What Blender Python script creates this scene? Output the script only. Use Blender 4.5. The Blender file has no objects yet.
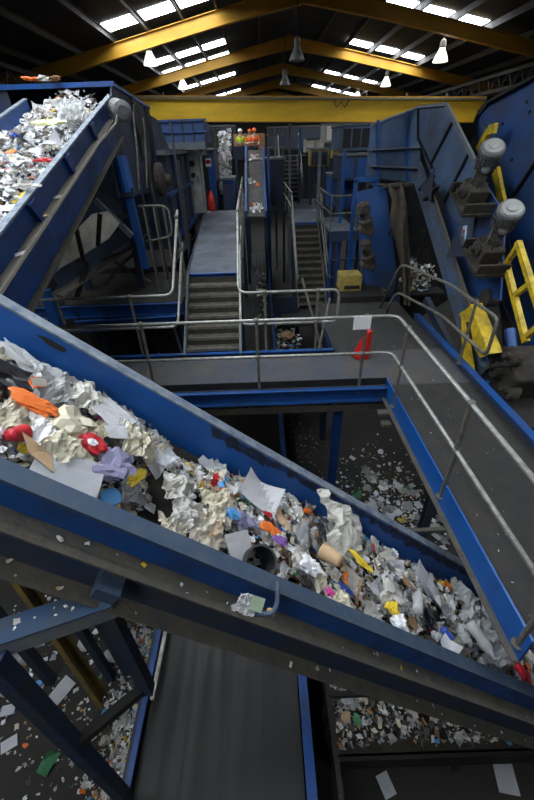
import bpy, bmesh, math, random
from mathutils import Vector, Matrix, noise
random.seed(7)
C = bpy.context.scene.collection
# ------------------------------------------------------------------ camera
FPX = 378.0
PIT = math.atan(253 / 378.0); ROLL = math.radians(2.0); CAMH = 6.6
cp, sp, cr, sr = math.cos(PIT), math.sin(PIT), math.cos(ROLL), math.sin(ROLL)
R0, U0, FW = Vector((1, 0, 0)), Vector((0, sp, cp)), Vector((0, cp, -sp))
RT = R0 * cr - U0 * sr
UP = U0 * cr + R0 * sr
CAM = Vector((0, 0, CAMH))
cam = bpy.data.cameras.new('camera'); camo = bpy.data.objects.new('camera', cam); C.objects.link(camo)
m = Matrix((RT, UP, -FW)).transposed().to_4x4(); m.translation = CAM
camo.matrix_world = m
cam.sensor_fit = 'VERTICAL'; cam.sensor_height = 36.0; cam.lens = FPX / 800 * 36.0
cam.clip_start = 0.05; cam.clip_end = 300
bpy.context.scene.camera = camo
sc = bpy.context.scene
sc.view_settings.view_transform = 'Standard'; sc.view_settings.look = 'None'
sc.view_settings.gamma = 1.0; sc.view_settings.use_curve_mapping = False
sc.view_settings.exposure = 1.12

def at(x, y, X=None, Y=None, Z=None):
    """a survey point of the place: where the sight line through a picture point meets a real plane"""
    d = RT * (x - 267) + UP * (400 - y) + FW * FPX
    t = X / d.x if X is not None else (Y / d.y if Y is not None else (Z - CAMH) / d.z)
    return CAM + d * t
SL = 0.82
def on_belt(x, y, c=3.98):
    d = RT * (x - 267) + UP * (400 - y) + FW * FPX
    return CAM + d * ((c - CAMH) / (d.z + SL * d.x))

# ------------------------------------------------------------------ materials
MATS = {}
def mat(name, col, rough=0.6, metal=0.0, dirt=None, dirt_amt=0.0, scale=6.0, bump=0.0, trans=0.0, emit=None, est=0.0,
        alpha=1.0, stretch=None, spec=0.5, vary=0.0, thr=0.5, bscale=None):
    if name in MATS: return MATS[name]
    M = bpy.data.materials.new(name); M.use_nodes = True
    nt = M.node_tree; b = nt.nodes['Principled BSDF']
    b.inputs['Base Color'].default_value = (*col, 1); b.inputs['Roughness'].default_value = rough
    b.inputs['Metallic'].default_value = metal; b.inputs['Specular IOR Level'].default_value = spec
    tc = nt.nodes.new('ShaderNodeTexCoord'); mp = nt.nodes.new('ShaderNodeMapping')
    nt.links.new(tc.outputs['Object'], mp.inputs['Vector'])
    if stretch: mp.inputs['Scale'].default_value = stretch
    out = None
    if dirt is not None:
        n = nt.nodes.new('ShaderNodeTexNoise'); n.inputs['Scale'].default_value = scale
        n.inputs['Detail'].default_value = 9; n.inputs['Roughness'].default_value = 0.68
        nt.links.new(mp.outputs['Vector'], n.inputs['Vector'])
        r = nt.nodes.new('ShaderNodeValToRGB')
        r.color_ramp.elements[0].position = max(0, thr - 0.14); r.color_ramp.elements[1].position = min(1, thr + 0.16)
        r.color_ramp.elements[0].color = (0, 0, 0, 1); r.color_ramp.elements[1].color = (dirt_amt,) * 3 + (1,)
        nt.links.new(n.outputs['Fac'], r.inputs['Fac'])
        mx = nt.nodes.new('ShaderNodeMix'); mx.data_type = 'RGBA'
        mx.inputs['A'].default_value = (*col, 1); mx.inputs['B'].default_value = (*dirt, 1)
        nt.links.new(r.outputs['Color'], mx.inputs['Factor'])
        nt.links.new(mx.outputs['Result'], b.inputs['Base Color'])
        mr = nt.nodes.new('ShaderNodeMapRange'); mr.inputs['To Min'].default_value = rough
        mr.inputs['To Max'].default_value = min(1, rough + 0.3)
        nt.links.new(r.outputs['Color'], mr.inputs['Value']); nt.links.new(mr.outputs['Result'], b.inputs['Roughness'])
        out = mx
    if vary > 0:
        oi = nt.nodes.new('ShaderNodeObjectInfo'); hs = nt.nodes.new('ShaderNodeHueSaturation')
        mr = nt.nodes.new('ShaderNodeMapRange'); mr.inputs['To Min'].default_value = 1 - vary; mr.inputs['To Max'].default_value = 1 + vary * 0.4
        nt.links.new(oi.outputs['Random'], mr.inputs['Value']); nt.links.new(mr.outputs['Result'], hs.inputs['Value'])
        if out: nt.links.new(out.outputs['Result'], hs.inputs['Color'])
        else: hs.inputs['Color'].default_value = (*col, 1)
        nt.links.new(hs.outputs['Color'], b.inputs['Base Color'])
    if bump > 0:
        n2 = nt.nodes.new('ShaderNodeTexNoise'); n2.inputs['Scale'].default_value = bscale or scale * 5; n2.inputs['Detail'].default_value = 5
        nt.links.new(mp.outputs['Vector'], n2.inputs['Vector'])
        bp = nt.nodes.new('ShaderNodeBump'); bp.inputs['Strength'].default_value = bump; bp.inputs['Distance'].default_value = 0.02
        nt.links.new(n2.outputs['Fac'], bp.inputs['Height']); nt.links.new(bp.outputs['Normal'], b.inputs['Normal'])
    if trans > 0: b.inputs['Transmission Weight'].default_value = trans
    if alpha < 1: b.inputs['Alpha'].default_value = alpha
    if emit: b.inputs['Emission Color'].default_value = (*emit, 1); b.inputs['Emission Strength'].default_value = est
    MATS[name] = M
    return M
GR = (0.10, 0.085, 0.065)
BLUE = mat('blue_paint', (0.006, 0.065, 0.26), 0.42, 0, (0.02, 0.03, 0.05), 0.75, 2.6, 0.05, thr=0.56)
BLUEN = mat('blue_paint_bright', (0.008, 0.085, 0.33), 0.38, 0, (0.015, 0.035, 0.10), 0.7, 1.6, 0.04, thr=0.6)
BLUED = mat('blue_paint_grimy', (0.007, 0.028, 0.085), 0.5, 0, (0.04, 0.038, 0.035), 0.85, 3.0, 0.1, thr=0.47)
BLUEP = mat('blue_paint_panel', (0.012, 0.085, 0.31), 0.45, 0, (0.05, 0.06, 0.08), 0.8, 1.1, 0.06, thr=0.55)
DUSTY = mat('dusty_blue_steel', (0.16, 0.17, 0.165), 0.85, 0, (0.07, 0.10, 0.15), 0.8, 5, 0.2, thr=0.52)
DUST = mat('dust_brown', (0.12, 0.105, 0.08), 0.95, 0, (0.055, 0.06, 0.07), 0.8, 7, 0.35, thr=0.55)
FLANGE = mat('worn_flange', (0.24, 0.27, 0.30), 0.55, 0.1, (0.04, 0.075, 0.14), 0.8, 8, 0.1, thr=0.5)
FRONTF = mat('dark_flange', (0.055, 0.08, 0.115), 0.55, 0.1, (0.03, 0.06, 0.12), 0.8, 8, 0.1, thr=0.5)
GALV = mat('galvanised_steel', (0.38, 0.38, 0.355), 0.42, 0.55, (0.16, 0.14, 0.11), 0.8, 14, 0.05, thr=0.56)
GALVD = mat('grimy_galvanised_steel', (0.20, 0.19, 0.165), 0.5, 0.4, (0.09, 0.08, 0.06), 0.8, 9, 0.1, thr=0.5)
RUBBER = mat('belt_rubber', (0.020, 0.017, 0.014), 0.75, 0, (0.075, 0.062, 0.045), 0.8, 8, 0.25, thr=0.56)
RUBBERC = mat('cleated_belt_rubber', (0.007, 0.0065, 0.006), 0.42, 0, (0.015, 0.013, 0.011), 0.8, 1.5, 0.0, stretch=(5, 0.12, 1), thr=0.5)
DECK = mat('deck_plate', (0.038, 0.034, 0.029), 0.7, 0.2, (0.035, 0.035, 0.036), 0.9, 3.2, 0.5, thr=0.5, bscale=60)
DECKB = mat('deck_plate_bluish', (0.13, 0.16, 0.21), 0.5, 0.2, (0.07, 0.07, 0.075), 0.9, 0.9, 0.25, thr=0.5, bscale=60)
TREAD = mat('grating_tread', (0.13, 0.115, 0.09), 0.6, 0.4, (0.06, 0.055, 0.045), 0.85, 9, 0.6, thr=0.5, bscale=80)
TREADD = mat('grating_riser', (0.05, 0.045, 0.035), 0.8, 0.2, (0.04, 0.036, 0.03), 0.85, 9, 0.3)
FLOOR = mat('concrete_floor', (0.032, 0.028, 0.023), 0.85, 0, (0.03, 0.03, 0.028), 0.85, 1.3, 0.3, thr=0.5)
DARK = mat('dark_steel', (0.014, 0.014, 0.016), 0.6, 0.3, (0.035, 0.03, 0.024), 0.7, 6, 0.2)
ROOFM = mat('roof_sheet', (0.035, 0.034, 0.034), 0.8, 0, (0.02, 0.02, 0.02), 0.7, 0.5, 0.1)
PURL = mat('purlin_steel', (0.07, 0.07, 0.068), 0.6, 0.2, (0.05, 0.05, 0.05), 0.6, 2)
YEL = mat('yellow_beam_paint', (0.50, 0.26, 0.012), 0.5, 0, (0.30, 0.16, 0.02), 0.7, 0.8, 0.03, thr=0.52, stretch=(1, 1, 3))
YELB = mat('yellow_girder_paint', (0.78, 0.50, 0.012), 0.5, 0, (0.50, 0.28, 0.015), 0.7, 0.5, 0.03, thr=0.5, stretch=(1, 1, 5))
YELM = mat('yellow_machine_paint', (0.72, 0.50, 0.012), 0.42, 0, (0.10, 0.08, 0.04), 0.85, 6, 0.1, thr=0.55)
GREYM = mat('motor_grey', (0.20, 0.205, 0.21), 0.45, 0.3, (0.06, 0.055, 0.05), 0.85, 6, 0.1, thr=0.55)
GREYC = mat('cabinet_grey', (0.36, 0.37, 0.35), 0.5, 0, (0.15, 0.14, 0.12), 0.7, 3, 0.02, thr=0.55)
GRIME = mat('oily_dust', (0.055, 0.045, 0.033), 0.9, 0, (0.02, 0.02, 0.02), 0.85, 9, 0.6, thr=0.5)
WALLM = mat('wall_cladding', (0.05, 0.05, 0.052), 0.8, 0, (0.03, 0.03, 0.03), 0.6, 0.4, 0.02)
REDP = mat('red_paint', (0.5, 0.015, 0.01), 0.4)
WHITEP = mat('white_board', (0.88, 0.88, 0.86), 0.6)
CREAM = mat('cream_plastic', (0.78, 0.74, 0.62), 0.5, 0, (0.22, 0.2, 0.16), 0.6, 3)
SKYL = mat('rooflight_sheet', (0.8, 0.85, 0.9), 0.5, emit=(0.86, 0.93, 1.0), est=8.0)
LAMPW = mat('lamp_reflector', (0.75, 0.76, 0.76), 0.35, emit=(1.0, 0.93, 0.8), est=0.7)
HIVO = mat('hi_vis_orange', (0.9, 0.14, 0.01), 0.7); HIVY = mat('hi_vis_yellow', (0.65, 0.8, 0.03), 0.7)
SKIN = mat('skin', (0.5, 0.3, 0.2), 0.6); NAVY = mat('navy_cloth', (0.02, 0.025, 0.05), 0.8)
REFL = mat('reflective_tape', (0.7, 0.7, 0.68), 0.3)

# ------------------------------------------------------------------ mesh builder
class MB:
    def __init__(s): s.v = []; s.f = []; s.m = []; s.mi = 0
    def add(s, vs, fs):
        o = len(s.v); s.v += [Vector(v) for v in vs]; s.f += [[i + o for i in f] for f in fs]; s.m += [s.mi] * len(fs); return s
    def box(s, c, d, R=None):
        c = Vector(c); vs = []
        for x in (-.5, .5):
            for y in (-.5, .5):
                for z in (-.5, .5):
                    q = Vector((x * d[0], y * d[1], z * d[2])); vs.append(c + (R @ q if R else q))
        return s.add(vs, [[0, 1, 3, 2], [4, 6, 7, 5], [0, 4, 5, 1], [2, 3, 7, 6], [0, 2, 6, 4], [1, 5, 7, 3]])
    def bb(s, a, b):
        a = Vector(a); b = Vector(b); return s.box((a + b) / 2, [abs(b[i] - a[i]) for i in range(3)])
    def frame(s, p0, p1, up=(0, 0, 1)):
        d = (Vector(p1) - Vector(p0)).normalized(); u = Vector(up)
        if abs(d.dot(u)) > .98: u = Vector((0, 1, 0))
        r = d.cross(u).normalized(); u = r.cross(d).normalized(); return d, r, u
    def bar(s, p0, p1, w, h, up=(0, 0, 1)):
        d, r, u = s.frame(p0, p1, up)
        vs = [Vector(p) + r * a * w / 2 + u * b * h / 2 for p in (p0, p1) for a, b in ((-1, -1), (1, -1), (1, 1), (-1, 1))]
        return s.add(vs, [[0, 3, 2, 1], [4, 5, 6, 7], [0, 1, 5, 4], [1, 2, 6, 5], [2, 3, 7, 6], [3, 0, 4, 7]])
    def ibeam(s, p0, p1, h, w, t=.012, up=(0, 0, 1)):
        d, r, u = s.frame(p0, p1, up); p0 = Vector(p0); p1 = Vector(p1)
        s.bar(p0, p1, t, h, up); s.bar(p0 + u * (h / 2), p1 + u * (h / 2), w, t * 1.3, up); s.bar(p0 - u * (h / 2), p1 - u * (h / 2), w, t * 1.3, up); return s
    def chan(s, p0, p1, h, w, t=.012, up=(0, 0, 1), side=1):
        d, r, u = s.frame(p0, p1, up); p0 = Vector(p0); p1 = Vector(p1); o = r * side * w / 2
        s.bar(p0, p1, t, h, up); s.bar(p0 + u * (h / 2) + o, p1 + u * (h / 2) + o, w, t * 1.3, up); s.bar(p0 - u * (h / 2) + o, p1 - u * (h / 2) + o, w, t * 1.3, up); return s
    def tube(s, pts, r, n=8, caps=True):
        pts = [Vector(p) for p in pts]; rings = []; pr = None
        for i, p in enumerate(pts):
            d = (pts[min(i + 1, len(pts) - 1)] - pts[max(i - 1, 0)]).normalized()
            if pr is None:
                a = Vector((0, 0, 1)) if abs(d.z) < .9 else Vector((1, 0, 0)); x = d.cross(a).normalized()
            else: x = (pr - d * pr.dot(d)).normalized()
            pr = x; y = d.cross(x); rr = r[i] if isinstance(r, (list, tuple)) else r
            rings.append([p + (x * math.cos(k * 2 * math.pi / n) + y * math.sin(k * 2 * math.pi / n)) * rr for k in range(n)])
        vs = [v for R in rings for v in R]; fs = []
        for i in range(len(pts) - 1):
            for k in range(n): fs.append([i * n + k, i * n + (k + 1) % n, (i + 1) * n + (k + 1) % n, (i + 1) * n + k])
        if caps: fs += [list(range(n))[::-1], [(len(pts) - 1) * n + k for k in range(n)]]
        return s.add(vs, fs)
    def ball(s, c, r, n=8):
        return s.tube([Vector(c) + Vector((0, 0, -r * math.cos(a))) for a in [i * math.pi / 6 + .02 for i in range(7)]][:7], [max(.001, r * math.sin(min(math.pi, i * math.pi / 6))) for i in range(7)], n)
    def lathe(s, base, axis, prof, n=16, closed=True):
        axis = Vector(axis).normalized(); base = Vector(base)
        a = Vector((0, 0, 1)) if abs(axis.z) < .9 else Vector((1, 0, 0)); x = axis.cross(a).normalized(); y = axis.cross(x); vs = []; fs = []
        for h, r in prof:
            for k in range(n): vs.append(base + axis * h + (x * math.cos(k * 2 * math.pi / n) + y * math.sin(k * 2 * math.pi / n)) * max(r, .0005))
        for i in range(len(prof) - 1):
            for k in range(n): fs.append([i * n + k, i * n + (k + 1) % n, (i + 1) * n + (k + 1) % n, (i + 1) * n + k])
        if closed: fs += [list(range(n))[::-1], [(len(prof) - 1) * n + k for k in range(n)]]
        return s.add(vs, fs)
    def prism(s, pts, off):
        pts = [Vector(p) for p in pts]; off = Vector(off); n = len(pts)
        return s.add(pts + [p + off for p in pts], [list(range(n))[::-1], list(range(n, 2 * n))] + [[i, (i + 1) % n, n + (i + 1) % n, n + i] for i in range(n)])
    def build(s, name, mats, parent=None, smooth=False, bevel=0.0, origin=None):
        me = bpy.data.meshes.new(name)
        if parent: o = parent.location if parent.parent is None else ORG[parent.name]
        elif origin is not None: o = Vector(origin)
        else:
            xs = [v.x for v in s.v]; ys = [v.y for v in s.v]; zs = [v.z for v in s.v]
            o = Vector(((min(xs) + max(xs)) / 2, (min(ys) + max(ys)) / 2, min(zs)))
        me.from_pydata([v - o for v in s.v], [], s.f); me.update()
        ms = mats if isinstance(mats, (list, tuple)) else [mats]
        for q in ms: me.materials.append(q)
        for p, i in zip(me.polygons, s.m): p.material_index = min(i, len(ms) - 1)
        bm = bmesh.new(); bm.from_mesh(me); bmesh.ops.recalc_face_normals(bm, faces=bm.faces); bm.to_mesh(me); bm.free()
        if smooth:
            for p in me.polygons: p.use_smooth = True
        ob = bpy.data.objects.new(name, me); C.objects.link(ob)
        if parent: ob.parent = parent; ORG[ob.name] = o.copy()
        else: ob.location = o; ORG[ob.name] = o.copy()
        if bevel: md = ob.modifiers.new('bevel', 'BEVEL'); md.width = bevel; md.segments = 2; md.limit_method = 'ANGLE'
        return ob
ORG = {}
def thing(name, label, cat, loc=(0, 0, 0), group=None):
    o = bpy.data.objects.new(name, None); C.objects.link(o); o.location = loc; o['label'] = label; o['category'] = cat
    o.empty_display_size = .2
    if group: o['group'] = group
    return o
def tag(o, label, cat, group=None, kind=None):
    o['label'] = label; o['category'] = cat
    if group: o['group'] = group
    if kind: o['kind'] = kind
    return o
def struct(o): o['kind'] = 'structure'; return o
def copy_tree(o, parent=None):
    c = o.copy(); C.objects.link(c)
    if parent: c.parent = parent
    for ch in list(o.children): copy_tree(ch, c)
    return c
def arc(c, r, a0, a1, ex, ey, n=6):
    c = Vector(c); return [c + Vector(ex) * r * math.cos(a0 + (a1 - a0) * i / n) + Vector(ey) * r * math.sin(a0 + (a1 - a0) * i / n) for i in range(n + 1)]
def rounded(pts, r=.12, n=5):
    """a bent-tube path with filleted corners"""
    pts = [Vector(p) for p in pts]; out = [pts[0]]
    for i in range(1, len(pts) - 1):
        a, b, c = pts[i - 1], pts[i], pts[i + 1]
        rr = min(r, (a - b).length * .45, (c - b).length * .45); p = b + (a - b).normalized() * rr; q = b + (c - b).normalized() * rr
        for k in range(n + 1):
            t = k / n; out.append(p * (1 - t) ** 2 + b * 2 * t * (1 - t) + q * t * t)
    return out + [pts[-1]]
X3 = Vector((1, 0, 0)); Y3 = Vector((0, 1, 0)); Z3 = Vector((0, 0, 1))
# ================================================================== THE HALL
XC, ZA, RS = 1.75, 11.35, 0.2
def roofz(x): return ZA - RS * abs(x - XC)
XL, XR, YB, YF = -13.0, 16.5, 52.0, -9.0
struct(MB().bb((XL, YF, -.2), (XR, YB, 0)).build('floor', FLOOR))
# roof sheets (two slopes) with corrugation
def roofside(sg):
    mb = MB(); xe = XL if sg < 0 else XR
    mb.add([(XC, YF, roofz(XC) + .06), (xe, YF, roofz(xe) + .06), (xe, YB, roofz(xe) + .06), (XC, YB, roofz(XC) + .06)] +
           [(XC, YF, roofz(XC) + .16), (xe, YF, roofz(xe) + .16), (xe, YB, roofz(xe) + .16), (XC, YB, roofz(XC) + .16)],
           [[0, 1, 2, 3], [4, 5, 6, 7], [0, 1, 5, 4], [1, 2, 6, 5], [2, 3, 7, 6], [3, 0, 4, 7]])
    return mb
bpy_c = MB()
for sg in (-1, 1):
    q = roofside(sg); bpy_c.add(q.v, q.f)
struct(bpy_c.build('ceiling', ROOFM))
struct(MB().bb((XL - .2, YF, 0), (XL, YB, roofz(XL) + .1)).build('wall_left', WALLM))
struct(MB().bb((XR, YF, 0), (XR + .2, YB, roofz(XR) + .1)).build('wall_right', WALLM))
def gable(y0, y1): return MB().prism([(XL, y0, 0), (XR, y0, 0), (XR, y0, roofz(XR) + .1), (XC, y0, ZA + .1), (XL, y0, roofz(XL) + .1)], (0, y1 - y0, 0))
struct(gable(YB, YB + .2).build('wall_back', WALLM)); struct(gable(YF - .2, YF).build('wall_front', WALLM))
# purlins
pxs = [-12, -10.6, -9.2, -7.8, -6.4, -5.0, -3.75, -2.5, -1.3, 0.2] + [3.2, 4.5, 5.8, 7.1, 8.4, 9.8, 11.2, 12.6, 14, 15.4]
n = 0
for px in pxs:
    n += 1; mb = MB(); mb.chan((px, YF, roofz(px) - .08), (px, YB, roofz(px) - .08), .18, .07, .012)
    struct(mb.build('trim_%d' % n, PURL))
# rooflights, seen and added: groups of three panels between the purlins
wn = 0
Lc = [(-5.0, -3.75), (-3.75, -2.5), (-2.5, -1.3)]; Rc = [(7.1, 8.4), (5.8, 7.1), (4.5, 5.8)]
stripsL = [-4.5, -2.9, .6, 2.6, 4.6, 6.6, 9.4, 17.0, 23.6, 26.4, 32.8, 35.8, 41.4]  # most strips before the first visible one are unseen, added to light the foreground
stripsR = [-4.5, 1.2, 4.2, 10.9, 18.4, 24.7, 27.6, 33.6, 36.4, 40.6]  # near strips here too are unseen, mostly added to brighten the heaps
for Ls, cells in ((stripsL, Lc), (stripsR, Rc)):
    for y in Ls:
        for a, b in cells:
            wn += 1; a2, b2 = a + .06, b - .06; w = .95
            mb = MB(); mb.add([(a2, y, roofz(a2) + .03), (b2, y, roofz(b2) + .03), (b2, y + w, roofz(b2) + .03), (a2, y + w, roofz(a2) + .03),
                               (a2, y, roofz(a2) + .055), (b2, y, roofz(b2) + .055), (b2, y + w, roofz(b2) + .055), (a2, y + w, roofz(a2) + .055)],
                              [[0, 1, 2, 3], [4, 5, 6, 7], [0, 1, 5, 4], [1, 2, 6, 5], [2, 3, 7, 6], [3, 0, 4, 7]])
            struct(mb.build('window_%d' % wn, SKYL))
# portal frames
for i, y in enumerate([-4.0, 3.6, 11.0, 18.3, 25.6, 33.0, 40.4, 47.8]):
    mb = MB(); H = .40; zt = lambda x: roofz(x) - .2
    def lower(x): return zt(x) - H * (1 + .25 * max(0, 1 - abs(x - XC) / 3.0))
    xs = [XL, -9, -5, -2.5, -1, 0.2, 1.0, XC, 2.5, 3.3, 4.5, 6, 8.4, 12, XR]
    for a, b in zip(xs[:-1], xs[1:]):
        mb.prism([(a, y - .01, zt(a)), (b, y - .01, zt(b)), (b, y - .01, lower(b)), (a, y - .01, lower(a))], (0, .02, 0))
        for f in (zt, lower): mb.bar((a, y, f(a)), (b, y, f(b)), .22, .02)
    t = thing('roof_rafter', ['', '', '', 'yellow steel roof rafter nearest the camera, above the front pendant lamps', 'yellow steel roof rafter, second one away, between two bands of rooflights',
              'yellow steel roof rafter, third one away, bowed low over the girder', 'yellow steel roof rafter, farthest one seen just above the girder', ''][i] or
              'yellow steel roof rafter spanning the hall', 'roof beam', (XC, y, zt(XC)), 'steel rafters across the roof' if i in (0, 1, 2, 7) else None)
    if i in (0, 1, 2): t['label'] = 'yellow steel roof rafter overhead, before the first rafter in view'
    if i == 7: t['label'] = 'yellow steel roof rafter against the far end wall'
    mb.build('beam', YEL, t)
    c = MB(); c.ibeam((XL + .3, y, 0), (XL + .3, y, roofz(XL) - .3), .4, .25, .02, (1, 0, 0)); c.build('column', DARK, t)
    c = MB(); c.ibeam((XR - .3, y, 0), (XR - .3, y, roofz(XR) - .3), .4, .25, .02, (1, 0, 0)); c.build('column', DARK, t)
# crane runway rails (lattice) at both sides and the crane girder
for nm, xx, zz, lb in (('left', -7.2, 8.75, 'dark lattice crane runway along the left side under the roof'), ('right', 9.6, 8.7, 'dark lattice crane runway along the right side under the roof')):
    t = thing('crane_runway', lb, 'crane runway', (xx, 20, zz - .5))
    mb = MB(); mb.bar((xx, YF, zz), (xx, YB, zz), .12, .12); mb.build('top_chord', DARK, t)
    mb = MB(); mb.bar((xx, YF, zz - .5), (xx, YB, zz - .5), .12, .12); mb.build('bottom_chord', DARK, t)
    mb = MB(); y = YF
    while y < YB - .8: mb.bar((xx, y, zz - .5), (xx, y + .4, zz), .04, .04); mb.bar((xx, y + .4, zz), (xx, y + .8, zz - .5), .04, .04); y += .8
    mb.build('lacing', DARK, t)
a = at(150, 110, Y=20); b = at(475, 110, Y=20)
t = thing('crane_girder', 'long yellow overhead crane girder crossing the whole hall', 'crane girder', (2.2, 20, 7.4))
zg0, zg1 = 8.02, 7.64   # girder axis height at the two ends
pa, pb = Vector((-7.1, 20, 8.12)), Vector((9.5, 20, 7.62))
mb = MB(); mb.bar(pa, pb, .38, .80); mb.build('box_beam', YELB, t, bevel=.01)
mb = MB(); mb.bar(pa + Z3 * .42, pb + Z3 * .42, .55, .04); mb.bar(pa - Z3 * .41, pb - Z3 * .41, .5, .03); mb.build('flange', YEL, t)
mb = MB(); mb.bar(pa + Vector((0, -.3, .36)), pb + Vector((0, -.3, .36)), .05, .06); mb.build('festoon_track', GALVD, t)
for k in range(9):
    p = pa.lerp(pb, .1 + k * .1) + Vector((0, -.22, 0)); mb = MB(); mb.bar(p + Z3 * .55, p + Z3 * .3, .05, .03, (0, 1, 0)); mb.build('bracket', GALVD, t)
mb = MB(); p = pa.lerp(pb, .62) + Vector((0, -.3, .3)); mb.tube([p, p + Vector((.1, 0, -.22)), p + Vector((.3, 0, -.05)), p + Vector((.45, 0, -.25)), p + Vector((.62, 0, 0))], .025, 6); mb.build('cable_loop', DARK, t)
# pendant lamps
lamps = [(-4, 19.3, 9.45, 'white bell pendant lamp, nearest on the left under the yellow rafter'), (-4, 26.9, 9.5, 'white bell pendant lamp, second along the left rooflights'),
         (-4, 34.2, 9.5, 'white bell pendant lamp, smallest and farthest on the left side'), (1.5, 18.0, 9.25, 'dim pendant lamp hanging under the ridge, nearer of the two central ones'),
         (1.5, 25.4, 9.35, 'dim pendant lamp hanging under the ridge, farther of the two central ones'), (7, 18.9, 9.2, 'bright white bell pendant lamp, nearest on the right side'),
         (7, 26.3, 9.25, 'white bell pendant lamp, second along the right rooflights'), (7, 33.4, 9.3, 'white bell pendant lamp, farthest and smallest on the right')]
for x, y, z, lb in lamps:
    t = thing('pendant_lamp', lb, 'lamp', (x, y, z)); p = Vector((x, y, z)); 
    mb = MB(); mb.tube([p + Z3 * .5, (x, y, roofz(x) - .15)], .018, 6); mb.build('cable', DARK, t)
    mb = MB(); mb.lathe(p + Z3 * .28, Z3, [(0, .11), (.04, .12), (.2, .10), (.26, .03)], 12); mb.build('cap', GALVD, t)
    mb = MB(); mb.lathe(p - Z3 * .12, Z3, [(0, .27), (.02, .275), (.2, .2), (.34, .12), (.42, .10)], 16, closed=False)
    mb.lathe(p - Z3 * .12, Z3, [(0, .265), (.2, .19), (.34, .11), (.42, .09)], 16, closed=False)
    mb.build('shade', LAMPW if abs(x - 1.5) > .1 else GREYM, t, smooth=True)
    mb = MB(); mb.ball(p + Z3 * .02, .07, 8); mb.build('bulb', LAMPW, t, smooth=True)
# world: a faint cool even ambient
w = bpy.data.worlds.new('world'); sc.world = w; w.use_nodes = True
w.node_tree.nodes['Background'].inputs['Color'].default_value = (0.55, 0.7, 1.0, 1)
w.node_tree.nodes['Background'].inputs['Strength'].default_value = 0.12
# ================================================================== DIAGONAL CONVEYOR (foreground)
XA, XB = -2.7, 3.9
def dp(X, Y, c): return Vector((X, Y, c - SL * X))
NB = Vector((SL, 0, 1)).normalized()
t = thing('inclined_conveyor', 'big blue belt conveyor sloping down across the foreground, loaded with mixed waste', 'conveyor', (0.6, 1.85, 3.0))
def strip(mb, Y0, Y1, c0, c1, xa=XA, xb=XB):
    """long box following the slope between two Y and two heights c"""
    mb.add([dp(xa, Y0, c0), dp(xa, Y1, c0), dp(xa, Y1, c1), dp(xa, Y0, c1), dp(xb, Y0, c0), dp(xb, Y1, c0), dp(xb, Y1, c1), dp(xb, Y0, c1)],
           [[0, 1, 2, 3], [4, 7, 6, 5], [0, 4, 5, 1], [1, 5, 6, 2], [2, 6, 7, 3], [3, 7, 4, 0]]); return mb
YFW = 1.25
sp_ = strip(MB(), YFW, YFW + .02, 4.15, 4.45).build('side_panel', BLUE, t)
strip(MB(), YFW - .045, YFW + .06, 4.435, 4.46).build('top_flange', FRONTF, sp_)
strip(MB(), YFW - .12, YFW, 4.135, 4.155).build('ledge', DUST, sp_)
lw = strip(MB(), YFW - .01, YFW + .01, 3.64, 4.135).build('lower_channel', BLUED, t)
strip(MB(), YFW - .11, YFW, 3.62, 3.645).build('bottom_flange', DUST, lw)
strip(MB(), YFW - .08, YFW - .06, 4.10, 4.155).build('lip', DUST, sp_)
YBW = 2.37
bp_ = strip(MB(), YBW, YBW + .02, 3.9, 4.45).build('side_panel', BLUEN, t)
strip(MB(), YBW - .005, YBW + .085, 4.44, 4.46).build('top_flange', FLANGE, bp_)
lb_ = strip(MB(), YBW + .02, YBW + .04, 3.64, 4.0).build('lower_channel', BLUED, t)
strip(MB(), YBW + .02, YBW + .12, 3.62, 3.645).build('bottom_flange', DUST, lb_)
# scuffed dark streak along the back panel (oily scrape marks with ragged outline)
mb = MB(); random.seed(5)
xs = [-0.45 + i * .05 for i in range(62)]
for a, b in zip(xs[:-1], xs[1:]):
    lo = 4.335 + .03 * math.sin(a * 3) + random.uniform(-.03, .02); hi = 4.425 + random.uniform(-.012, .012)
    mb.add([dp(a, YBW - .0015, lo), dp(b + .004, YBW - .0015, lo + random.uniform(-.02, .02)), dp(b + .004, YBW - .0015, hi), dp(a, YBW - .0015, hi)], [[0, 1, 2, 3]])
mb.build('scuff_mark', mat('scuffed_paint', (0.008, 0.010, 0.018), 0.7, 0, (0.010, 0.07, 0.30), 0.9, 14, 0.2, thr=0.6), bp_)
# belt, slightly troughed, with return belt and idlers
mb = MB(); ny = 8
for k in range(ny):
    y0 = 1.28 + (YBW - 1.29) * k / ny; y1 = 1.28 + (YBW - 1.29) * (k + 1) / ny
    f = lambda y: 3.94 + .05 * abs((y - 1.82) / .55) ** 2
    mb.add([dp(XA, y0, f(y0)), dp(XA, y1, f(y1)), dp(XB, y1, f(y1)), dp(XB, y0, f(y0)), dp(XA, y0, f(y0) - .015), dp(XA, y1, f(y1) - .015), dp(XB, y1, f(y1) - .015), dp(XB, y0, f(y0) - .015)],
           [[0, 1, 2, 3], [7, 6, 5, 4]])
mb.build('belt', RUBBER, t, smooth=True)
strip(MB(), 1.3, 2.34, 3.68, 3.70).build('return_belt', RUBBER, t)
for k in range(9):
    x = XA + .3 + k * .75; mb = MB(); mb.tube([dp(x, 1.27, 3.83), dp(x, 2.37, 3.83)], .05, 10); mb.build('roller', DARK, t)
for k in range(9):
    x = XA + .6 + k * .75; mb = MB(); mb.bar(dp(x, 1.27, 3.74), dp(x, 2.37, 3.74), .05, .05); mb.build('cross_member', BLUED, t)
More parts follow.
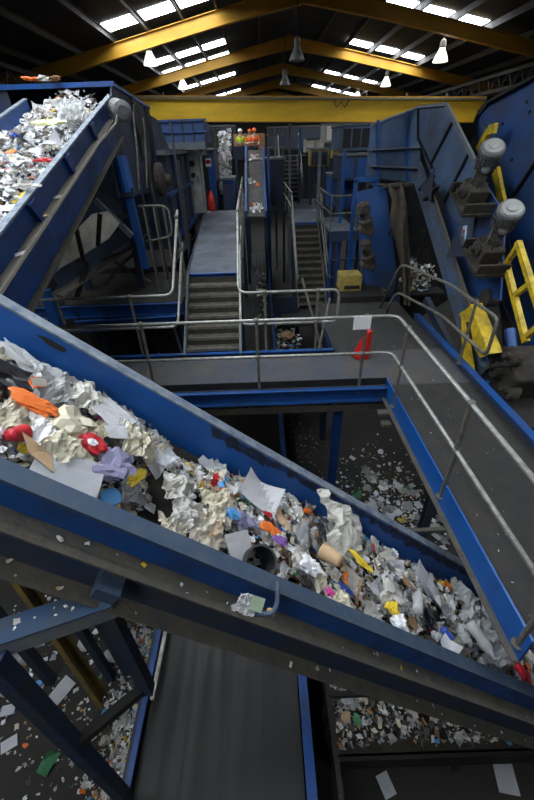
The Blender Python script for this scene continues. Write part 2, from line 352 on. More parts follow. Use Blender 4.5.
# scrape hole in the far panel
p = on_belt(52, 344, 4.0); 
p = at(52, 344, Y=YBW - .004)
mb = MB(); mb.prism([p + Vector((math.cos(a) * .075 * (1 + .2 * math.sin(3 * a)), 0, math.sin(a) * .03 - math.cos(a) * .06)) for a in [i * math.pi / 6 for i in range(12)]], (0, .003, 0)); mb.build('torn_hole', DARK, bp_)
# hanging bracket at the front face with mounting plate
p = at(107, 590, Y=1.14); mb = MB(); mb.box(p + Vector((0, .04, 0)), (.13, .16, .10), Matrix.Rotation(math.atan(SL), 3, 'Y')); mb.build('support_bracket', FRONTF, t)
# pull-cord hook
p = at(268, 590, Y=1.2); q = at(276, 600, Y=1.12)
mb = MB(); mb.tube(rounded([p + Vector((.06, .03, .04)), p + Vector((.05, -.07, -.02)), q + Vector((-.02, -.05, -.05)), q + Vector((-.12, -.03, -.08))], .06), .014, 8); mb.build('hook', FRONTF, t, smooth=True)
# litter lying on the conveyor frame is added with the waste

FLANGE2 = mat('worn_blue_plate', (0.02, 0.07, 0.17), .6, 0, (.07, .08, .085), .8, 5, .1)
# ---- trestle at lower left carrying the conveyor
t = thing('support_trestle', 'blue steel trestle with diagonal brace under the conveyor, lower left', 'steel frame', (-1.4, 1.1, 0))
A1 = at(103, 600, Y=1.2); zt_ = A1.z - .05
Bp = at(0, 640, Z=zt_); Bd = (Bp - Vector((A1.x, A1.y, zt_))); Bp2 = Bp + Bd * .25
mb = MB(); mb.bar(Vector((A1.x, A1.y, zt_)) - Bd.normalized() * .05, Bp2, .13, .13); mb.build('top_beam', DUSTY, t)
mb = MB(); mb.bar(Vector((A1.x, A1.y, zt_)) - Bd.normalized() * .05 + Z3 * .07, Bp2 + Z3 * .07, .15, .012); mb.build('top_plate', FLANGE2, t)
mb = MB(); mb.bar((A1.x, A1.y, zt_), (A1.x, A1.y, at(143, 690, Y=A1.y).z), .085, .085, (0, 1, 0)); mb.build('leg', BLUED, t)
B0 = at(0, 668, Z=zt_ - .1); mb = MB(); mb.bar((B0.x, B0.y, zt_), (B0.x, B0.y, 0), .10, .10, (0, 1, 0)); mb.build('leg', BLUED, t)
mb = MB(); mb.bar(Vector((A1.x, A1.y, at(142, 686, Y=A1.y).z)), Vector((B0.x, B0.y, at(80, 745, Y=B0.y).z)), .07, .07); mb.build('brace', DARK, t)
mb = MB(); mb.bb((B0.x - .13, B0.y - .13, 0), (B0.x + .13, B0.y + .13, .02)); mb.build('base_plate', BLUED, t)
# rear leg and ochre brace
t2 = thing('raking_strut', 'dusty ochre steel strut leaning behind the blue trestle, lower left', 'steel strut', (-2.3, 2.5, 0))
q0 = at(8, 565, Y=2.0); q1 = at(100, 700, Z=1.6)
q1b = q1 + (q1 - q0) * .02
mb = MB(); mb.chan(q0, q1b, .13, .06, .012, (0, 1, 0)); mb.build('channel', mat('ochre_paint', (0.22, 0.15, 0.03), .7, 0, (0.06, .05, .04), .8, 6), t2)
q = at(76, 622, Y=2.45); mb = MB(); mb.bar((q.x, 2.45, q.z + .2), (q.x + .02, 2.45, 0), .1, .1, (0, 1, 0)); tag(mb.build('steel_post', BLUED), 'slim dark blue post behind the trestle, beside the ochre strut', 'steel post')

# ================================================================== LOW CONVEYOR (runs away under everything)
ZL = 1.3
t = thing('low_belt_conveyor', 'wide dark belt conveyor at floor level running away below the walkway', 'conveyor', (-.6, 10, 0))
mb = MB(); mb.bb((-1.47, .2, ZL - .02), (.24, 24, ZL)); mb.build('belt', RUBBERC, t)
for xx, s_ in ((-1.50, -1), (.28, 1)):
    mb = MB(); mb.chan((xx, .2, ZL - .02), (xx, 24.2, ZL - .02), .28, .07, .012, side=s_); r_ = mb.build('side_rail', BLUED if s_ < 0 else BLUE, t)
    mb = MB(); mb.bar((xx, .2, ZL + .135), (xx, 24.2, ZL + .135), .06, .015); mb.build('cap', BLUE, r_)
for k in range(12):
    y = .6 + k * 2.0
    for xx in (-1.46, .24):
        mb = MB(); mb.bar((xx, y, 0), (xx, y, ZL - .15), .08, .08, (0, 1, 0)); mb.build('leg', BLUED, t)
mb = MB(); mb.bb((-1.42, .2, .7), (.2, 24, .72)); mb.build('return_belt', RUBBER, t)
mb = MB(); mb.bar(at(168, 618, Z=ZL + .16), at(152, 700, Z=ZL + .16), .045, .03); mb.build('bright_wear_strip', GALV, t)
# belt ribs of the low conveyor
mb = MB()
for xx in (-1.05, -.62, -.2): mb.bb((xx, .2, ZL), (xx + .035, 24, ZL + .006))
mb.build('belt_rib', RUBBERC, t)

# ================================================================== WALKWAYS
WZ = 3.5
def railing(name, label, path, zs, posts, zdeck, r=.024, parent=None, material=GALV, loop=False, fr=.14, group=None):
    """path: list of (x,y,z_top); zs: offsets of the rails below the top"""
    p0 = Vector(path[0]); base = parent or thing(name, label, 'railing', (p0.x, p0.y, zdeck), group)
    for k, dz in enumerate(zs):
        pts = [Vector(p) - Z3 * dz for p in path]
        if loop and k == 0:
            e = pts[-1]; d = (pts[-1] - pts[-2]).normalized(); pts += [e + d * .25, e + d * .25 - Z3 * (zs[1]), e - Z3 * zs[1]]
        mb = MB(); mb.tube(rounded(pts, fr), r, 8); mb.build('top_rail' if k == 0 else 'mid_rail', material, base, smooth=True)
    for (x, y, zt, zb) in posts:
        mb = MB(); mb.tube([(x, y, zb), (x, y, zt)], r * .95, 8)
        for dz in zs: mb.ball((x, y, zt - dz), r * 1.75, 8)
        mb.lathe((x, y, zb), Z3, [(0, .05), (.012, .05)], 8); mb.build('post', GALVD, base, smooth=False)
    return base
t = thing('cross_walkway', 'steel walkway crossing the hall in front of the two staircases', 'walkway', (-1.5, 5.5, WZ - .3))
mb = MB(); mb.bb((-7, 4.93, WZ - .03), (3.15, 6.1, WZ)); mb.build('deck', mat('walkway_deck_dusty', (0.095, 0.083, 0.068), .7, .2, (.06, .075, .11), .85, 1.3, .3, thr=.48, bscale=60), t)
mb = MB(); mb.bar((-7, 4.955, WZ + .06), (1.84, 4.955, WZ + .06), .012, .12); mb.build('edge_strip', DARK, t)  # dark upright strip along the near deck edge
mb = MB(); mb.chan((-7, 4.9, WZ - .11), (1.9, 4.9, WZ - .11), .22, .08, .012, side=1); mb.build('stringer', BLUE, t)
mb = MB(); mb.chan((-7, 6.12, WZ - .05), (1.22, 6.12, WZ - .05), .24, .08, .012, side=1); mb.build('stringer', BLUE, t)
for k in range(8): mb = MB(); x = -6.5 + k * 1.25; mb.bar((x, 4.92, WZ - .12), (x, 6.1, WZ - .12), .06, .12); mb.build('cross_member', DARK, t)
mb = MB(); mb.bar((-7, 5.0, WZ - .42), (2.0, 5.0, WZ - .42), .1, .12); mb.build('lower_beam', DUST, t)
for x in (-.25, 1.1): mb = MB(); mb.bar((x, 4.98, WZ - .4), (x, 4.98, WZ - .22), .1, .03, (0, 1, 0)); mb.build('hanger', GALVD, t)
t = thing('side_walkway', 'dusty steel walkway running towards the camera along the right side', 'walkway', (2.5, 3.5, WZ - .3))
mb = MB(); mb.bb((1.87, 1.25, WZ - .03), (3.15, 4.93, WZ)); mb.build('deck', DECK, t)
mb = MB(); mb.bb((1.84, 1.25, WZ - .2), (1.86, 4.95, WZ + .1)); e_ = mb.build('stringer', BLUEN, t)
mb = MB(); mb.bb((1.79, 1.25, WZ - .22), (1.86, 4.95, WZ - .2)); mb.build('flange', DUST, e_)
mb = MB(); mb.bb((3.15, 1.25, WZ - .2), (3.17, 7.5, WZ + .12)); mb.build('stringer', BLUED, t)
mb = MB(); mb.bb((3.13, 1.25, WZ + .10), (3.24, 7.5, WZ + .125)); mb.build('kerb_flange', BLUE, t)
for k in range(5): mb = MB(); y = 1.35 + k * .85; mb.bar((1.87, y, WZ - .12), (3.15, y, WZ - .12), .06, .12); mb.build('cross_member', DARK, t)
mb = MB(); q = at(402, 415, Z=3.2); mb.bb((q.x - .35, q.y - .02, 3.2), (1.85, q.y + .1, 3.25)); mb.build('support_bracket', DUST, t); mb = MB(); mb.bb((q.x - .3, q.y - .1, 3.05), (1.85, q.y + .02, 3.1)); mb.build('support_bracket', DUST, t)
mb = MB(); q = at(410, 531, Z=2.6); mb.bar((q.x - .45, q.y, 2.6), (q.x + 1.5, q.y, 2.6), .05, .05); mb.build('tie_bar', GALVD, t)
t = thing('landing', 'dark steel landing behind the walkway corner, with the yellow box at its edge', 'walkway', (2.2, 7.2, WZ - .2))
mb = MB(); mb.bb((1.25, 6.1, WZ - .03), (3.13, 8.6, WZ)); mb.build('deck', DECK, t)
mb = MB(); mb.bb((1.22, 6.16, WZ - .15), (1.25, 8.6, WZ + .05)); mb.build('edge_angle', BLUED, t)
# columns under walkway
for (px, py, yy, lb) in ((338, 410, 5.35, 'blue column with knee braces under the walkway, beside the litter'),):
    q = at(px, py, Y=yy); t = thing('walkway_column', lb, 'steel column', (q.x, yy, 0))
    mb = MB(); mb.ibeam((q.x, yy, 0), (q.x, yy, WZ - .2), .14, .14, .012, (0, 1, 0)); mb.build('shaft', BLUE, t)
    mb = MB(); mb.bar((q.x, yy, WZ - .75), (q.x + .55, yy, WZ - .2), .07, .05); mb.build('knee_brace', BLUED, t)
    mb = MB(); mb.bar((q.x, yy, WZ - .75), (q.x - .35, yy, WZ - .2), .07, .05); mb.build('knee_brace', BLUED, t)
    mb = MB(); mb.bb((q.x - .15, yy - .15, 0), (q.x + .15, yy + .15, .02)); mb.build('base_plate', BLUED, t)
for x, y, lb in ((-3.6, 5.0, 'blue column under the left part of the cross walkway'), (2.9, 4.6, 'blue column under the outer edge of the side walkway'), (1.45, 7.9, 'blue column under the dark steel landing')):
    mb = MB(); mb.ibeam((x, y, 0), (x, y, WZ - .22), .14, .14, .012, (0, 1, 0)); tag(mb.build('steel_column', BLUED), lb, 'steel column')
# guardrails
railing('guardrail', 'long silver guardrail along the near edge of the cross walkway, turning along the side walkway',
        [(-4.6, 4.93, WZ + 1.12), (1.84, 4.93, WZ + 1.12), (1.84, 1.3, WZ + 1.12)], [0, .56],
        [(-3.2, 4.93, WZ + 1.12, WZ - .1), (-1.70, 4.93, WZ + 1.12, WZ - .1), (-.11, 4.93, WZ + 1.12, WZ - .1), (1.42, 4.93, WZ + 1.12, WZ - .1), (1.84, 4.5, WZ + 1.12, WZ - .1), (1.84, 2.78, WZ + 1.12, WZ - .1), (1.84, 1.32, WZ + 1.12, WZ - .1)], WZ)
# far side rails joined with the stair handrails
st0, st1, zt1 = 6.14, 7.5, 4.6
SX0, SX1 = -1.43, -.44
railing('guardrail', 'silver guardrail left of the near staircase, bending up along its left side',
        [(-4.5, st0, WZ + 1.12), (SX0 - .06, st0, WZ + 1.12), (SX0 - .06, st1 + .05, zt1 + 1.1)], [0, .55],
        [(-3.4, st0, WZ + 1.12, WZ - .1), (-2.2, st0, WZ + 1.12, WZ - .1), (SX0 - .06, st1 - .1, zt1 + 1.02, zt1 - .25)], WZ, fr=.16)
railing('guardrail', 'silver guardrail right of the near staircase, running on beside the raised platform',
        [(SX1 - .18, 16.1, zt1 + 1.1), (SX1 + .03, st1 + .05, zt1 + 1.1), (SX1 + .03, st0, WZ + 1.12), (1.0, st0, WZ + 1.12)], [0, .55],
        [(SX1 + .03, st1, zt1 + 1.06, zt1 - .2), (SX1 + .0, 9.1, zt1 + 1.1, zt1 - .1), (SX1 - .05, 10.9, zt1 + 1.1, zt1 - .1), (SX1 - .1, 12.8, zt1 + 1.1, zt1 - .1), (SX1 - .15, 14.7, zt1 + 1.1, zt1 - .1),
         (.02, st0, WZ + 1.12, WZ - .1), (.9, st0, WZ + 1.12, WZ - .1)], WZ, loop=True, fr=.16)
# outer rail of side walkway
c1 = at(405, 276, Z=4.6)
railing('guardrail', 'grey bent-tube guardrail at the outer edge of the side walkway, before the yellow trough',
        [(2.62, 8.2, 3.5), (2.72, 7.6, 4.62), (3.1, 6.2, 4.62), (3.1, 4.95, 4.62)], [0, .55],
        [(3.12, 5.35, 4.62, WZ + .1)], WZ, loop=True, fr=.2, material=GALVD)

# ================================================================== STAIRS
def stairs(name, label, x0, x1, yb, zb, yt, zt, n, mstr=DUSTY, rails=None, th=.035, depth=None):
    t = thing(name, label, 'stairs', ((x0 + x1) / 2, yb, zb)); run = (yt - yb) / n; rise = (zt - zb) / n
    for k in range(n):
        y = yb + run * k; z = zb + rise * (k + 1) - (rise if False else 0)
        if k == n - 1: break
        mb = MB(); mb.bb((x0 + .03, y, z - th), (x1 - .03, y + run * 1.12, z)); tr = mb.build('tread', TREAD, t)
        mb = MB(); mb.bb((x0 + .03, y + run * 1.0, z), (x1 - .03, y + run * 1.04, z + rise - th)); mb.build('riser', TREADD, t)
        mb = MB(); mb.bb((x0 + .03, y - .012, z - th * 1.3), (x1 - .03, y + .012, z + .004)); mb.build('nosing', GALVD, tr)
    sl = (zt - zb) / (yt - yb)
    for x in (x0, x1):
        mb = MB(); a = Vector((x, yb - .05, zb)); b = Vector((x, yt, zt - .02)); mb.bar(a, b, .04, .24); mb.build('stringer', mstr, t)
    mb = MB(); mb.prism([(x0 + .03, yb + .05, zb - .02), (x0 + .03, yt, zt - .2), (x0 + .03, yt, zt - .22), (x0 + .03, yb + .06, zb - .05)], (x1 - x0 - .06, 0, 0)); mb.build('soffit', DARK, t)
    return t
stairs('staircase', 'near staircase of seven dusty grating treads climbing to the raised platform', SX0, SX1, 6.14, WZ, 7.5, zt1, 8)
t = thing('raised_platform', 'raised steel platform behind the near staircase, bluish checker plate deck', 'platform', (-1.2, 11, zt1 - .3))
mb = MB(); mb.prism([(SX0 - .02, 7.5, zt1), (SX1, 7.5, zt1), (-.62, 16.3, zt1), (-2.15, 16.3, zt1)], (0, 0, -.03)); mb.build('deck', DECKB, t)
mb = MB(); mb.chan((SX0 - .05, 7.5, zt1 - .1), (SX1 + .04, 7.5, zt1 - .1), .19, .07, .012, side=1); mb.build('fascia', BLUEN, t)
mb = MB(); mb.bar((SX1 + .02, 7.5, zt1 - .1), (-.6, 16.3, zt1 - .1), .03, .26); mb.build('edge_beam', BLUED, t)
mb = MB(); mb.bar((SX0 - .03, 7.5, zt1 - .1), (-2.17, 16.3, zt1 - .1), .03, .26); mb.build('edge_beam', BLUED, t)
for x, y in ((SX0 + .05, 7.6), (SX1 - .05, 7.6), (-1.95, 15.9), (-.7, 15.9)):
    mb = MB(); mb.ibeam((x, y, 0), (x, y, zt1 - .22), .12, .12, .012, (0, 1, 0)); mb.build('leg', BLUED, t)

# right-hand staircase and platform
pzr = 4.0
stairs('staircase', 'farther staircase right of the sorting conveyor, many narrow grey treads', 1.28, 2.30, 13.4, 1.6, 16.7, pzr, 13, mstr=GALVD)
t = thing('far_platform', 'small bluish platform at the head of the farther staircase', 'platform', (2.2, 20, pzr - .3))
mb = MB(); mb.prism([(1.28, 16.7, pzr), (2.32, 16.7, pzr), (3.2, 25, pzr), (1.8, 25, pzr)], (0, 0, -.04)); mb.build('deck', DECKB, t)
mb = MB(); mb.bar((1.25, 16.7, pzr - .12), (2.35, 16.7, pzr - .12), .03, .28); mb.build('fascia', BLUE, t)
for x, y in ((1.35, 16.9), (2.25, 16.9), (1.9, 24.8), (3.1, 24.8)): mb = MB(); mb.bar((x, y, 0), (x, y, pzr - .04), .12, .12, (0, 1, 0)); mb.build('leg', BLUED, t)
railing('handrail', 'grey handrail on the left of the farther staircase', [(1.24, 22.5, pzr + 1.1), (1.24, 16.7, pzr + 1.1), (1.24, 13.4, 2.7)], [0, .5], [(1.24, 13.6, 2.8, 1.6), (1.24, 16.6, 5.08, pzr), (1.24, 18.6, 5.1, pzr), (1.24, 20.6, 5.1, pzr), (1.24, 22.4, 5.1, pzr)], 1.6)
railing('handrail', 'grey handrail on the right of the farther staircase', [(2.36, 16.7, pzr + 1.1), (2.36, 13.4, 2.7)], [0, .5], [(2.36, 13.6, 2.8, 1.6), (2.36, 16.6, 5.08, pzr)], 1.6)
mb = MB(); mb.bb((.6, 12.0, 1.52), (4.4, 13.5, 1.6)); t = thing('lower_landing', 'dark landing at the foot of the farther staircase', 'platform', (2, 12.8, 0)); mb.build('deck', DECK, t)
for x in (.8, 4.2): mb = MB(); mb.bar((x, 12.2, 0), (x, 12.2, 1.52), .1, .1, (0, 1, 0)); mb.build('leg', BLUED, t)
# struts below the loop rail between the two stairs
for dx, lb in ((0, 'left'), (.3, 'right')): pass
# ================================================================== UPPER-LEFT FEED CONVEYOR
DV = Vector((-.066, .963, .262)).normalized(); NV = DV.cross(Z3).normalized()   # NV points right
UV = NV.cross(DV).normalized()
A0 = Vector((-2.22, 3.53, 6.09))
def fp(s, w, h): return A0 + DV * s - NV * w + UV * h     # s along, w to the left, h above the wall top
S0, S1 = -1.6, 5.05
t = thing('feed_conveyor', 'blue inclined belt conveyor at upper left, heaped with pale paper waste', 'conveyor', (-3, 5, 4.8))
def fbar(s0, s1, w, h, bw, bh, name, mt, par): 
    mb = MB(); mb.bar(fp(s0, w, h), fp(s1, w, h), bw, bh, UV); return mb.build(name, mt, par)
FB = mat('feed_blue', (0.006, 0.045, 0.19), 0.45, 0, (0.012, 0.03, 0.07), 0.8, 2.0, .05, thr=.55)
pn = fbar(S0, S1, 0, -.12, .02, .24, 'side_panel', FB, t)
fbar(S0, S1, -.01, 0, .07, .02, 'top_flange', FLANGE, pn)
fbar(S0, S1, -.05, -.245, .12, .02, 'ledge', DUST, pn)
fbar(S0, S1, -.03, -.43, .02, .34, 'lower_channel', FB, pn)
fbar(S0, S1, -.06, -.60, .10, .02, 'bottom_flange', DUST, pn)
pn = fbar(S0, S1 - .1, 1.35, -.2, .02, .40, 'side_panel', BLUE, t)
fbar(S0, S1 - .1, 1.36, 0, .07, .02, 'top_flange', FLANGE, pn)
mb = MB(); mb.add([fp(S0, .02, -.36), fp(S1, .02, -.36), fp(S1, 1.33, -.36), fp(S0, 1.33, -.36), fp(S0, .02, -.38), fp(S1, .02, -.38), fp(S1, 1.33, -.38), fp(S0, 1.33, -.38)], [[0, 1, 2, 3], [7, 6, 5, 4], [0, 4, 5, 1], [3, 2, 6, 7]]); mb.build('belt', RUBBER, t)
for s in (.55, 1.9, 3.3):
    mb = MB(); mb.prism([fp(s, -.01, -.03), fp(s + .18, -.01, -.03), fp(s + .18, -.01, -.24), fp(s + .1, -.01, -.24)], NV * .05); mb.build('stiffener', FB, t)
for k in range(8): mb = MB(); mb.tube([fp(S0 + .4 + k * .8, 0, -.5), fp(S0 + .4 + k * .8, 1.35, -.5)], .05, 8); mb.build('roller', DARK, t)
# drive motor on its end
p = fp(4.72, -.16, -.12); mb = MB(); mb.lathe(p, (NV * .6 - DV).normalized(), [(-.04, .13), (0, .15), (.22, .15), (.24, .16), (.27, .16), (.30, .10)], 18); t2 = tag(mb.build('drive_motor', GREYM, smooth=False, bevel=.004), 'round grey drive motor on the end of the upper-left feed conveyor', 'motor')
mb = MB(); mb.tube([fp(4.75, -.2, -.1), fp(4.1, -.22, -.2), fp(3.2, -.13, -.22), fp(S0, -.12, -.22)], .02, 6); tag(mb.build('cable_conduit', DUST), 'dusty conduit running down the side of the upper-left feed conveyor', 'conduit')
for s in (-1.2, 4.9):
    mb = MB(); p = fp(s, .1, -.6); mb.bar(p, (p.x, p.y, 0), .12, .12, (0, 1, 0)); mb.build('leg', BLUED, t)
    mb = MB(); p = fp(s, 1.25, -.6); mb.bar(p, (p.x, p.y, 0), .12, .12, (0, 1, 0)); mb.build('leg', BLUED, t)

# ---- hood / hopper the feed conveyor enters
hx = -2.5
t = thing('hopper_hood', 'big dark blue hopper hood over the head of the feed conveyor, upper left', 'hopper', (-3.6, 9.5, 4.4))
a = at(112, 84, X=hx); 
side = [(112, 84), (149, 108), (152, 192), (118, 198), (110, 150)]
mb = MB(); mb.prism([at(x, y, X=hx) for x, y in side], (-.03, 0, 0)); mb.build('side_plate', BLUED, t)
p0, p1 = at(112, 84, X=hx), at(149, 108, X=hx)
mb = MB(); mb.prism([p0, p1, Vector((-4.9, p1.y, p1.z)), Vector((-4.9, p0.y, p0.z))], (0, 0, .03)); mb.build('top_plate', BLUED, t)
mb = MB(); mb.bar(p0 + Vector((.04, -.02, 0)), (-4.9, p0.y - .02, p0.z), .06, .07); mb.bar(p0, p1, .06, .05); mb.build('rim', BLUE, t)
mb = MB(); mb.prism([(-4.9, p0.y, p0.z), (-4.9, p1.y, p1.z), (-4.9, p1.y, 4.8), (-4.9, p0.y, 4.8)], (-.03, 0, 0)); mb.build('side_plate', BLUED, t)
mb = MB(); mb.bb((-4.9, p1.y - .03, 5.0), (hx, p1.y, p1.z)); mb.build('back_plate', BLUED, t)
mb = MB(); mb.bb((-4.9, p0.y, p0.z - .55), (-4.35, p0.y + .03, p0.z)); mb.build('front_plate', BLUED, t)
mb = MB(); q = at(131, 96, X=hx + .02); mb.bar(q, q + Vector((0, .05, -1.1)), .05, .05, (1, 0, 0)); mb.build('rib', DARK, t); mb = MB(); q = at(145, 106, X=hx + .02); mb.bar(q, q - Z3 * 1.2, .05, .05, (1, 0, 0)); mb.build('rib', DARK, t)
mb = MB(); q = at(120, 150, X=hx + .03); mb.lathe(at(134, 100, X=hx + .05) - Z3 * .35, X3, [(0, .3), (.03, .3)], 20); mb.build('guard_disc', DARK, t)
# junk resting on the hood rim
# ---- screening machine body behind the hood
bx = -2.42
t = thing('screening_machine', 'dark blue screening machine with flanges left of the raised platform', 'machine', (-3.6, 12.5, 3.3))
mb = MB(); mb.bb((-4.8, 11.2, 4.3), (bx, 15.4, 6.55)); mb.build('body', BLUED, t)
mb = MB(); mb.bb((-4.8, 11.1, 6.5), (bx + .12, 15.4, 6.62)); mb.build('flange', DUSTY, t)
mb = MB(); mb.bb((bx, 11.1, 5.6), (bx + .1, 15.4, 5.68)); mb.build('flange', BLUE, t)
mb = MB(); mb.bb((bx, 11.1, 4.5), (bx + .14, 15.4, 4.62)); mb.build('flange', BLUE, t)
for y in (11.3, 12.4, 13.5, 14.6): mb = MB(); mb.bb((bx, y, 4.3), (bx + .09, y + .05, 6.6)); mb.build('rib', BLUED, t)
mb = MB(); q = at(158, 180, X=bx + .1); mb.lathe(q, X3, [(0, .34), (.1, .34), (.14, .28), (.2, .12), (.3, .1)], 20); mb.build('bearing_housing', GRIME, t)
mb = MB(); mb.prism([(bx - .1, 11.15, 6.6), (bx - .1, 13.0, 6.6), (bx - .1, 11.9, 7.25), (bx - .1, 11.2, 7.3)], (-1.5, 0, 0)); mb.build('sloped_cover', BLUED, t)
mb = MB(); mb.bb((-4.8, 11.4, 0), (-4.6, 11.6, 4.3)); mb.build('leg', BLUED, t)
mb = MB(); mb.bb((-2.6, 11.4, 0), (-2.45, 11.55, 4.3)); mb.build('leg', BLUED, t)
mb = MB(); mb.bb((-2.6, 15.1, 0), (-2.45, 15.25, 4.3)); mb.build('leg', BLUED, t)
# bright blue top box with posts
t = thing('blue_enclosure', 'bright blue boxed enclosure on the screening machine, under the girder', 'enclosure', (-3, 15, 6.55))
q = at(163, 143, Y=14.5); q2 = at(203, 121, Y=14.5)
mb = MB(); mb.bb((q.x, 14.5, q.z), (q2.x, 16.3, q2.z)); mb.build('box', BLUEP, t)
for k in range(5): x = q.x + (q2.x - q.x) * k / 4; mb = MB(); mb.bb((x - .03, 14.44, q.z - .05), (x + .03, 14.5, q2.z + .05)); mb.build('post', BLUED, t)
mb = MB(); mb.bar((q.x - .1, 14.42, q2.z + .03), (q2.x + .1, 14.42, q2.z + .03), .06, .06); mb.bar((q.x - .1, 14.42, (q.z + q2.z) / 2), (q2.x + .1, 14.42, (q.z + q2.z) / 2), .05, .05); mb.build('rail', BLUE, t)
mb = MB(); mb.bb((q.x, 14.4, q.z - .2), (q2.x, 14.9, q.z)); mb.build('tray', DUSTY, t)
t = thing('exhaust_duct', 'pale dusty duct elbow beside the bright blue enclosure', 'duct', (-2.1, 15.5, 6.6))
q = at(199, 128, Y=15); mb = MB(); mb.tube(rounded([at(186, 133, Y=14.8), at(200, 128, Y=14.8), at(203, 155, Y=14.8)], .25), .12, 10); mb.build('elbow', GREYC, t, smooth=True)
# control cabinet on the platform
t = thing('control_cabinet', 'tall grey electrical cabinet standing at the back left of the raised platform', 'cabinet', (-2.3, 16, 4.6))
a = at(184, 150, Y=15.6); b = at(206, 213, Y=15.6)
mb = MB(); mb.bb((a.x, 15.6, b.z), (b.x, 16.1, a.z)); mb.build('body', GREYC, t, bevel=.01)
mb = MB(); mb.bb((a.x + .05, 15.57, b.z + .1), (a.x + .42, 15.6, a.z - .1)); d = mb.build('door', GREYC, t, bevel=.005)
mb = MB(); mb.bb((a.x + .36, 15.54, (a.z + b.z) / 2), (a.x + .39, 15.57, (a.z + b.z) / 2 + .2)); mb.build('handle', DARK, d)
for z, rr in ((a.z - .4, .1), (a.z - .75, .08)): mb = MB(); mb.lathe((a.x + .22, 15.57, z), (0, -1, 0), [(0, rr), (.04, rr * .9)], 14); mb.build('vent', DARK, d)
mb = MB(); mb.bb((a.x + .5, 15.56, b.z + .15), (b.x - .04, 15.6, a.z - .2)); mb.build('side_panel', DUSTY, t)
# red hose reel / extinguisher beside it
t = thing('fire_extinguisher', 'small red fire extinguisher standing behind the grey cabinet', 'fire extinguisher', (-2, 17, 4.7))
q = at(211, 196, Y=16.15); q.z = 4.92; mb = MB(); mb.lathe(q - Z3 * .3, Z3, [(0, .11), (.05, .13), (.5, .13), (.6, .06), (.66, .05)], 12); mb.build('cylinder', REDP, t, smooth=True)
mb = MB(); mb.tube([q + Z3 * .36, q + Vector((.12, 0, .34)), q + Vector((.16, 0, -.1))], .02, 6); mb.build('hose', DARK, t)
mb = MB(); q = at(208, 163, Y=17); mb.bb((q.x - .1, 17, q.z - .12), (q.x + .12, 17.02, q.z + .14)); tag(mb.build('warning_sign', WHITEP), 'small pale red-bordered sign above the red extinguisher', 'sign')
mb = MB(); mb.bb((q.x - .08, 16.985, q.z - .02), (q.x + .1, 17, q.z + .1)); 
o = mb.build('red_patch', REDP, bpy.data.objects['warning_sign'])

# ---- rack and pipes left of the near staircase
t = thing('service_platform', 'blue service deck under the screening machine, left of the near staircase', 'platform', (-2.6, 8, 3.6))
mb = MB(); mb.bb((-4.6, 7.35, 4.05), (-1.62, 9.6, 4.1)); mb.build('deck', DECK, t)
mb = MB(); mb.chan((-4.6, 7.33, 3.98), (-1.6, 7.33, 3.98), .22, .08, .014); mb.build('front_beam', BLUE, t)
mb = MB(); mb.chan((-3.6, 6.9, 3.85), (-1.7, 7.0, 3.85), .2, .08, .014); mb.build('outer_beam', BLUE, t)
for x, y in ((-4.5, 7.4), (-1.7, 7.4), (-1.7, 9.4)): mb = MB(); mb.bar((x, y, 0), (x, y, 4.0), .1, .1, (0, 1, 0)); mb.build('leg', BLUED, t)
mb = MB(); mb.bar((-1.9, 7.3, 3.9), (-1.5, 6.6, 2.5), .05, .05); mb.build('strut', BLUED, t)
t = thing('looped_guardrail', 'grey looped tube guardrail on the service deck beside the hood', 'railing', (-2.3, 8, 4.1))
pts = [at(138, 206, Y=8.0), at(168, 206, Y=8.0), at(173, 236, Y=8.0), at(140, 243, Y=8.0)]
mb = MB(); mb.tube(rounded(pts, .15), .022, 8); mb.build('loop', GALVD, t, smooth=True)
for px in (143, 153, 163):
    q = at(px, 206, Y=8.0); mb = MB(); mb.tube([(q.x, 8.0, q.z - .02), (q.x, 8.0, 4.1)], .02, 8); mb.build('post', GALVD, t)
for k, (x0, y0, x1, y1, Y, r) in enumerate([(126, 110, 152, 275, 9.2, .035), (149, 170, 156, 270, 9.0, .03), (170, 120, 176, 275, 9.6, .025), (178, 160, 181, 268, 10.2, .03)]):
    a = at(x0, y0, Y=Y); b = at(x1, y1, Y=Y); mb = MB(); mb.tube([a, (a.x, Y, 4.1 if Y < 9.6 else 4.0)], r, 8)
    tag(mb.build('vertical_pipe', GRIME if k % 2 else BLUED), ['dark blue vertical pipe nearest the hood', 'brown vertical pipe behind the looped guardrail', 'thin dark blue vertical pipe before the machine flanges', 'brown vertical pipe nearest the raised platform'][k], 'pipe')
# blue hydraulic leg
for k, (x0, y0, x1, y1, lb) in enumerate([(133, 112, 139, 190, 'thin grey conduit down the side of the hopper hood'), (143, 118, 147, 188, 'thin grey conduit nearest the rear edge of the hopper hood')]):
    mb = MB(); mb.tube([at(x0, y0, X=hx + .06), at((x0 + x1) / 2 + 1, (y0 + y1) / 2, X=hx + .08), at(x1, y1, X=hx + .06)], .018, 6); tag(mb.build('conduit', GALVD), lb, 'conduit')
for k, (x0, y0, x1, y1) in enumerate([(70, 245, 150, 282), (92, 262, 152, 232), (105, 285, 140, 250), (66, 275, 110, 246)]):
    mb = MB(); mb.tube(rounded([at(x0, y0, Y=7.9), at((x0 + x1) / 2, (y0 + y1) / 2 + (6 if k % 2 else -5), Y=8.2), at(x1, y1, Y=8.6)], .4), .035, 8)
    tag(mb.build('air_pipe', [DUST, DARK, GRIME, GALVD][k]), ['dusty pipe sloping down to the right below the cream liner', 'black pipe rising towards the looped guardrail', 'oily pipe low behind the left guardrail', 'pale grey pipe rising under the cream liner'][k], 'pipe')
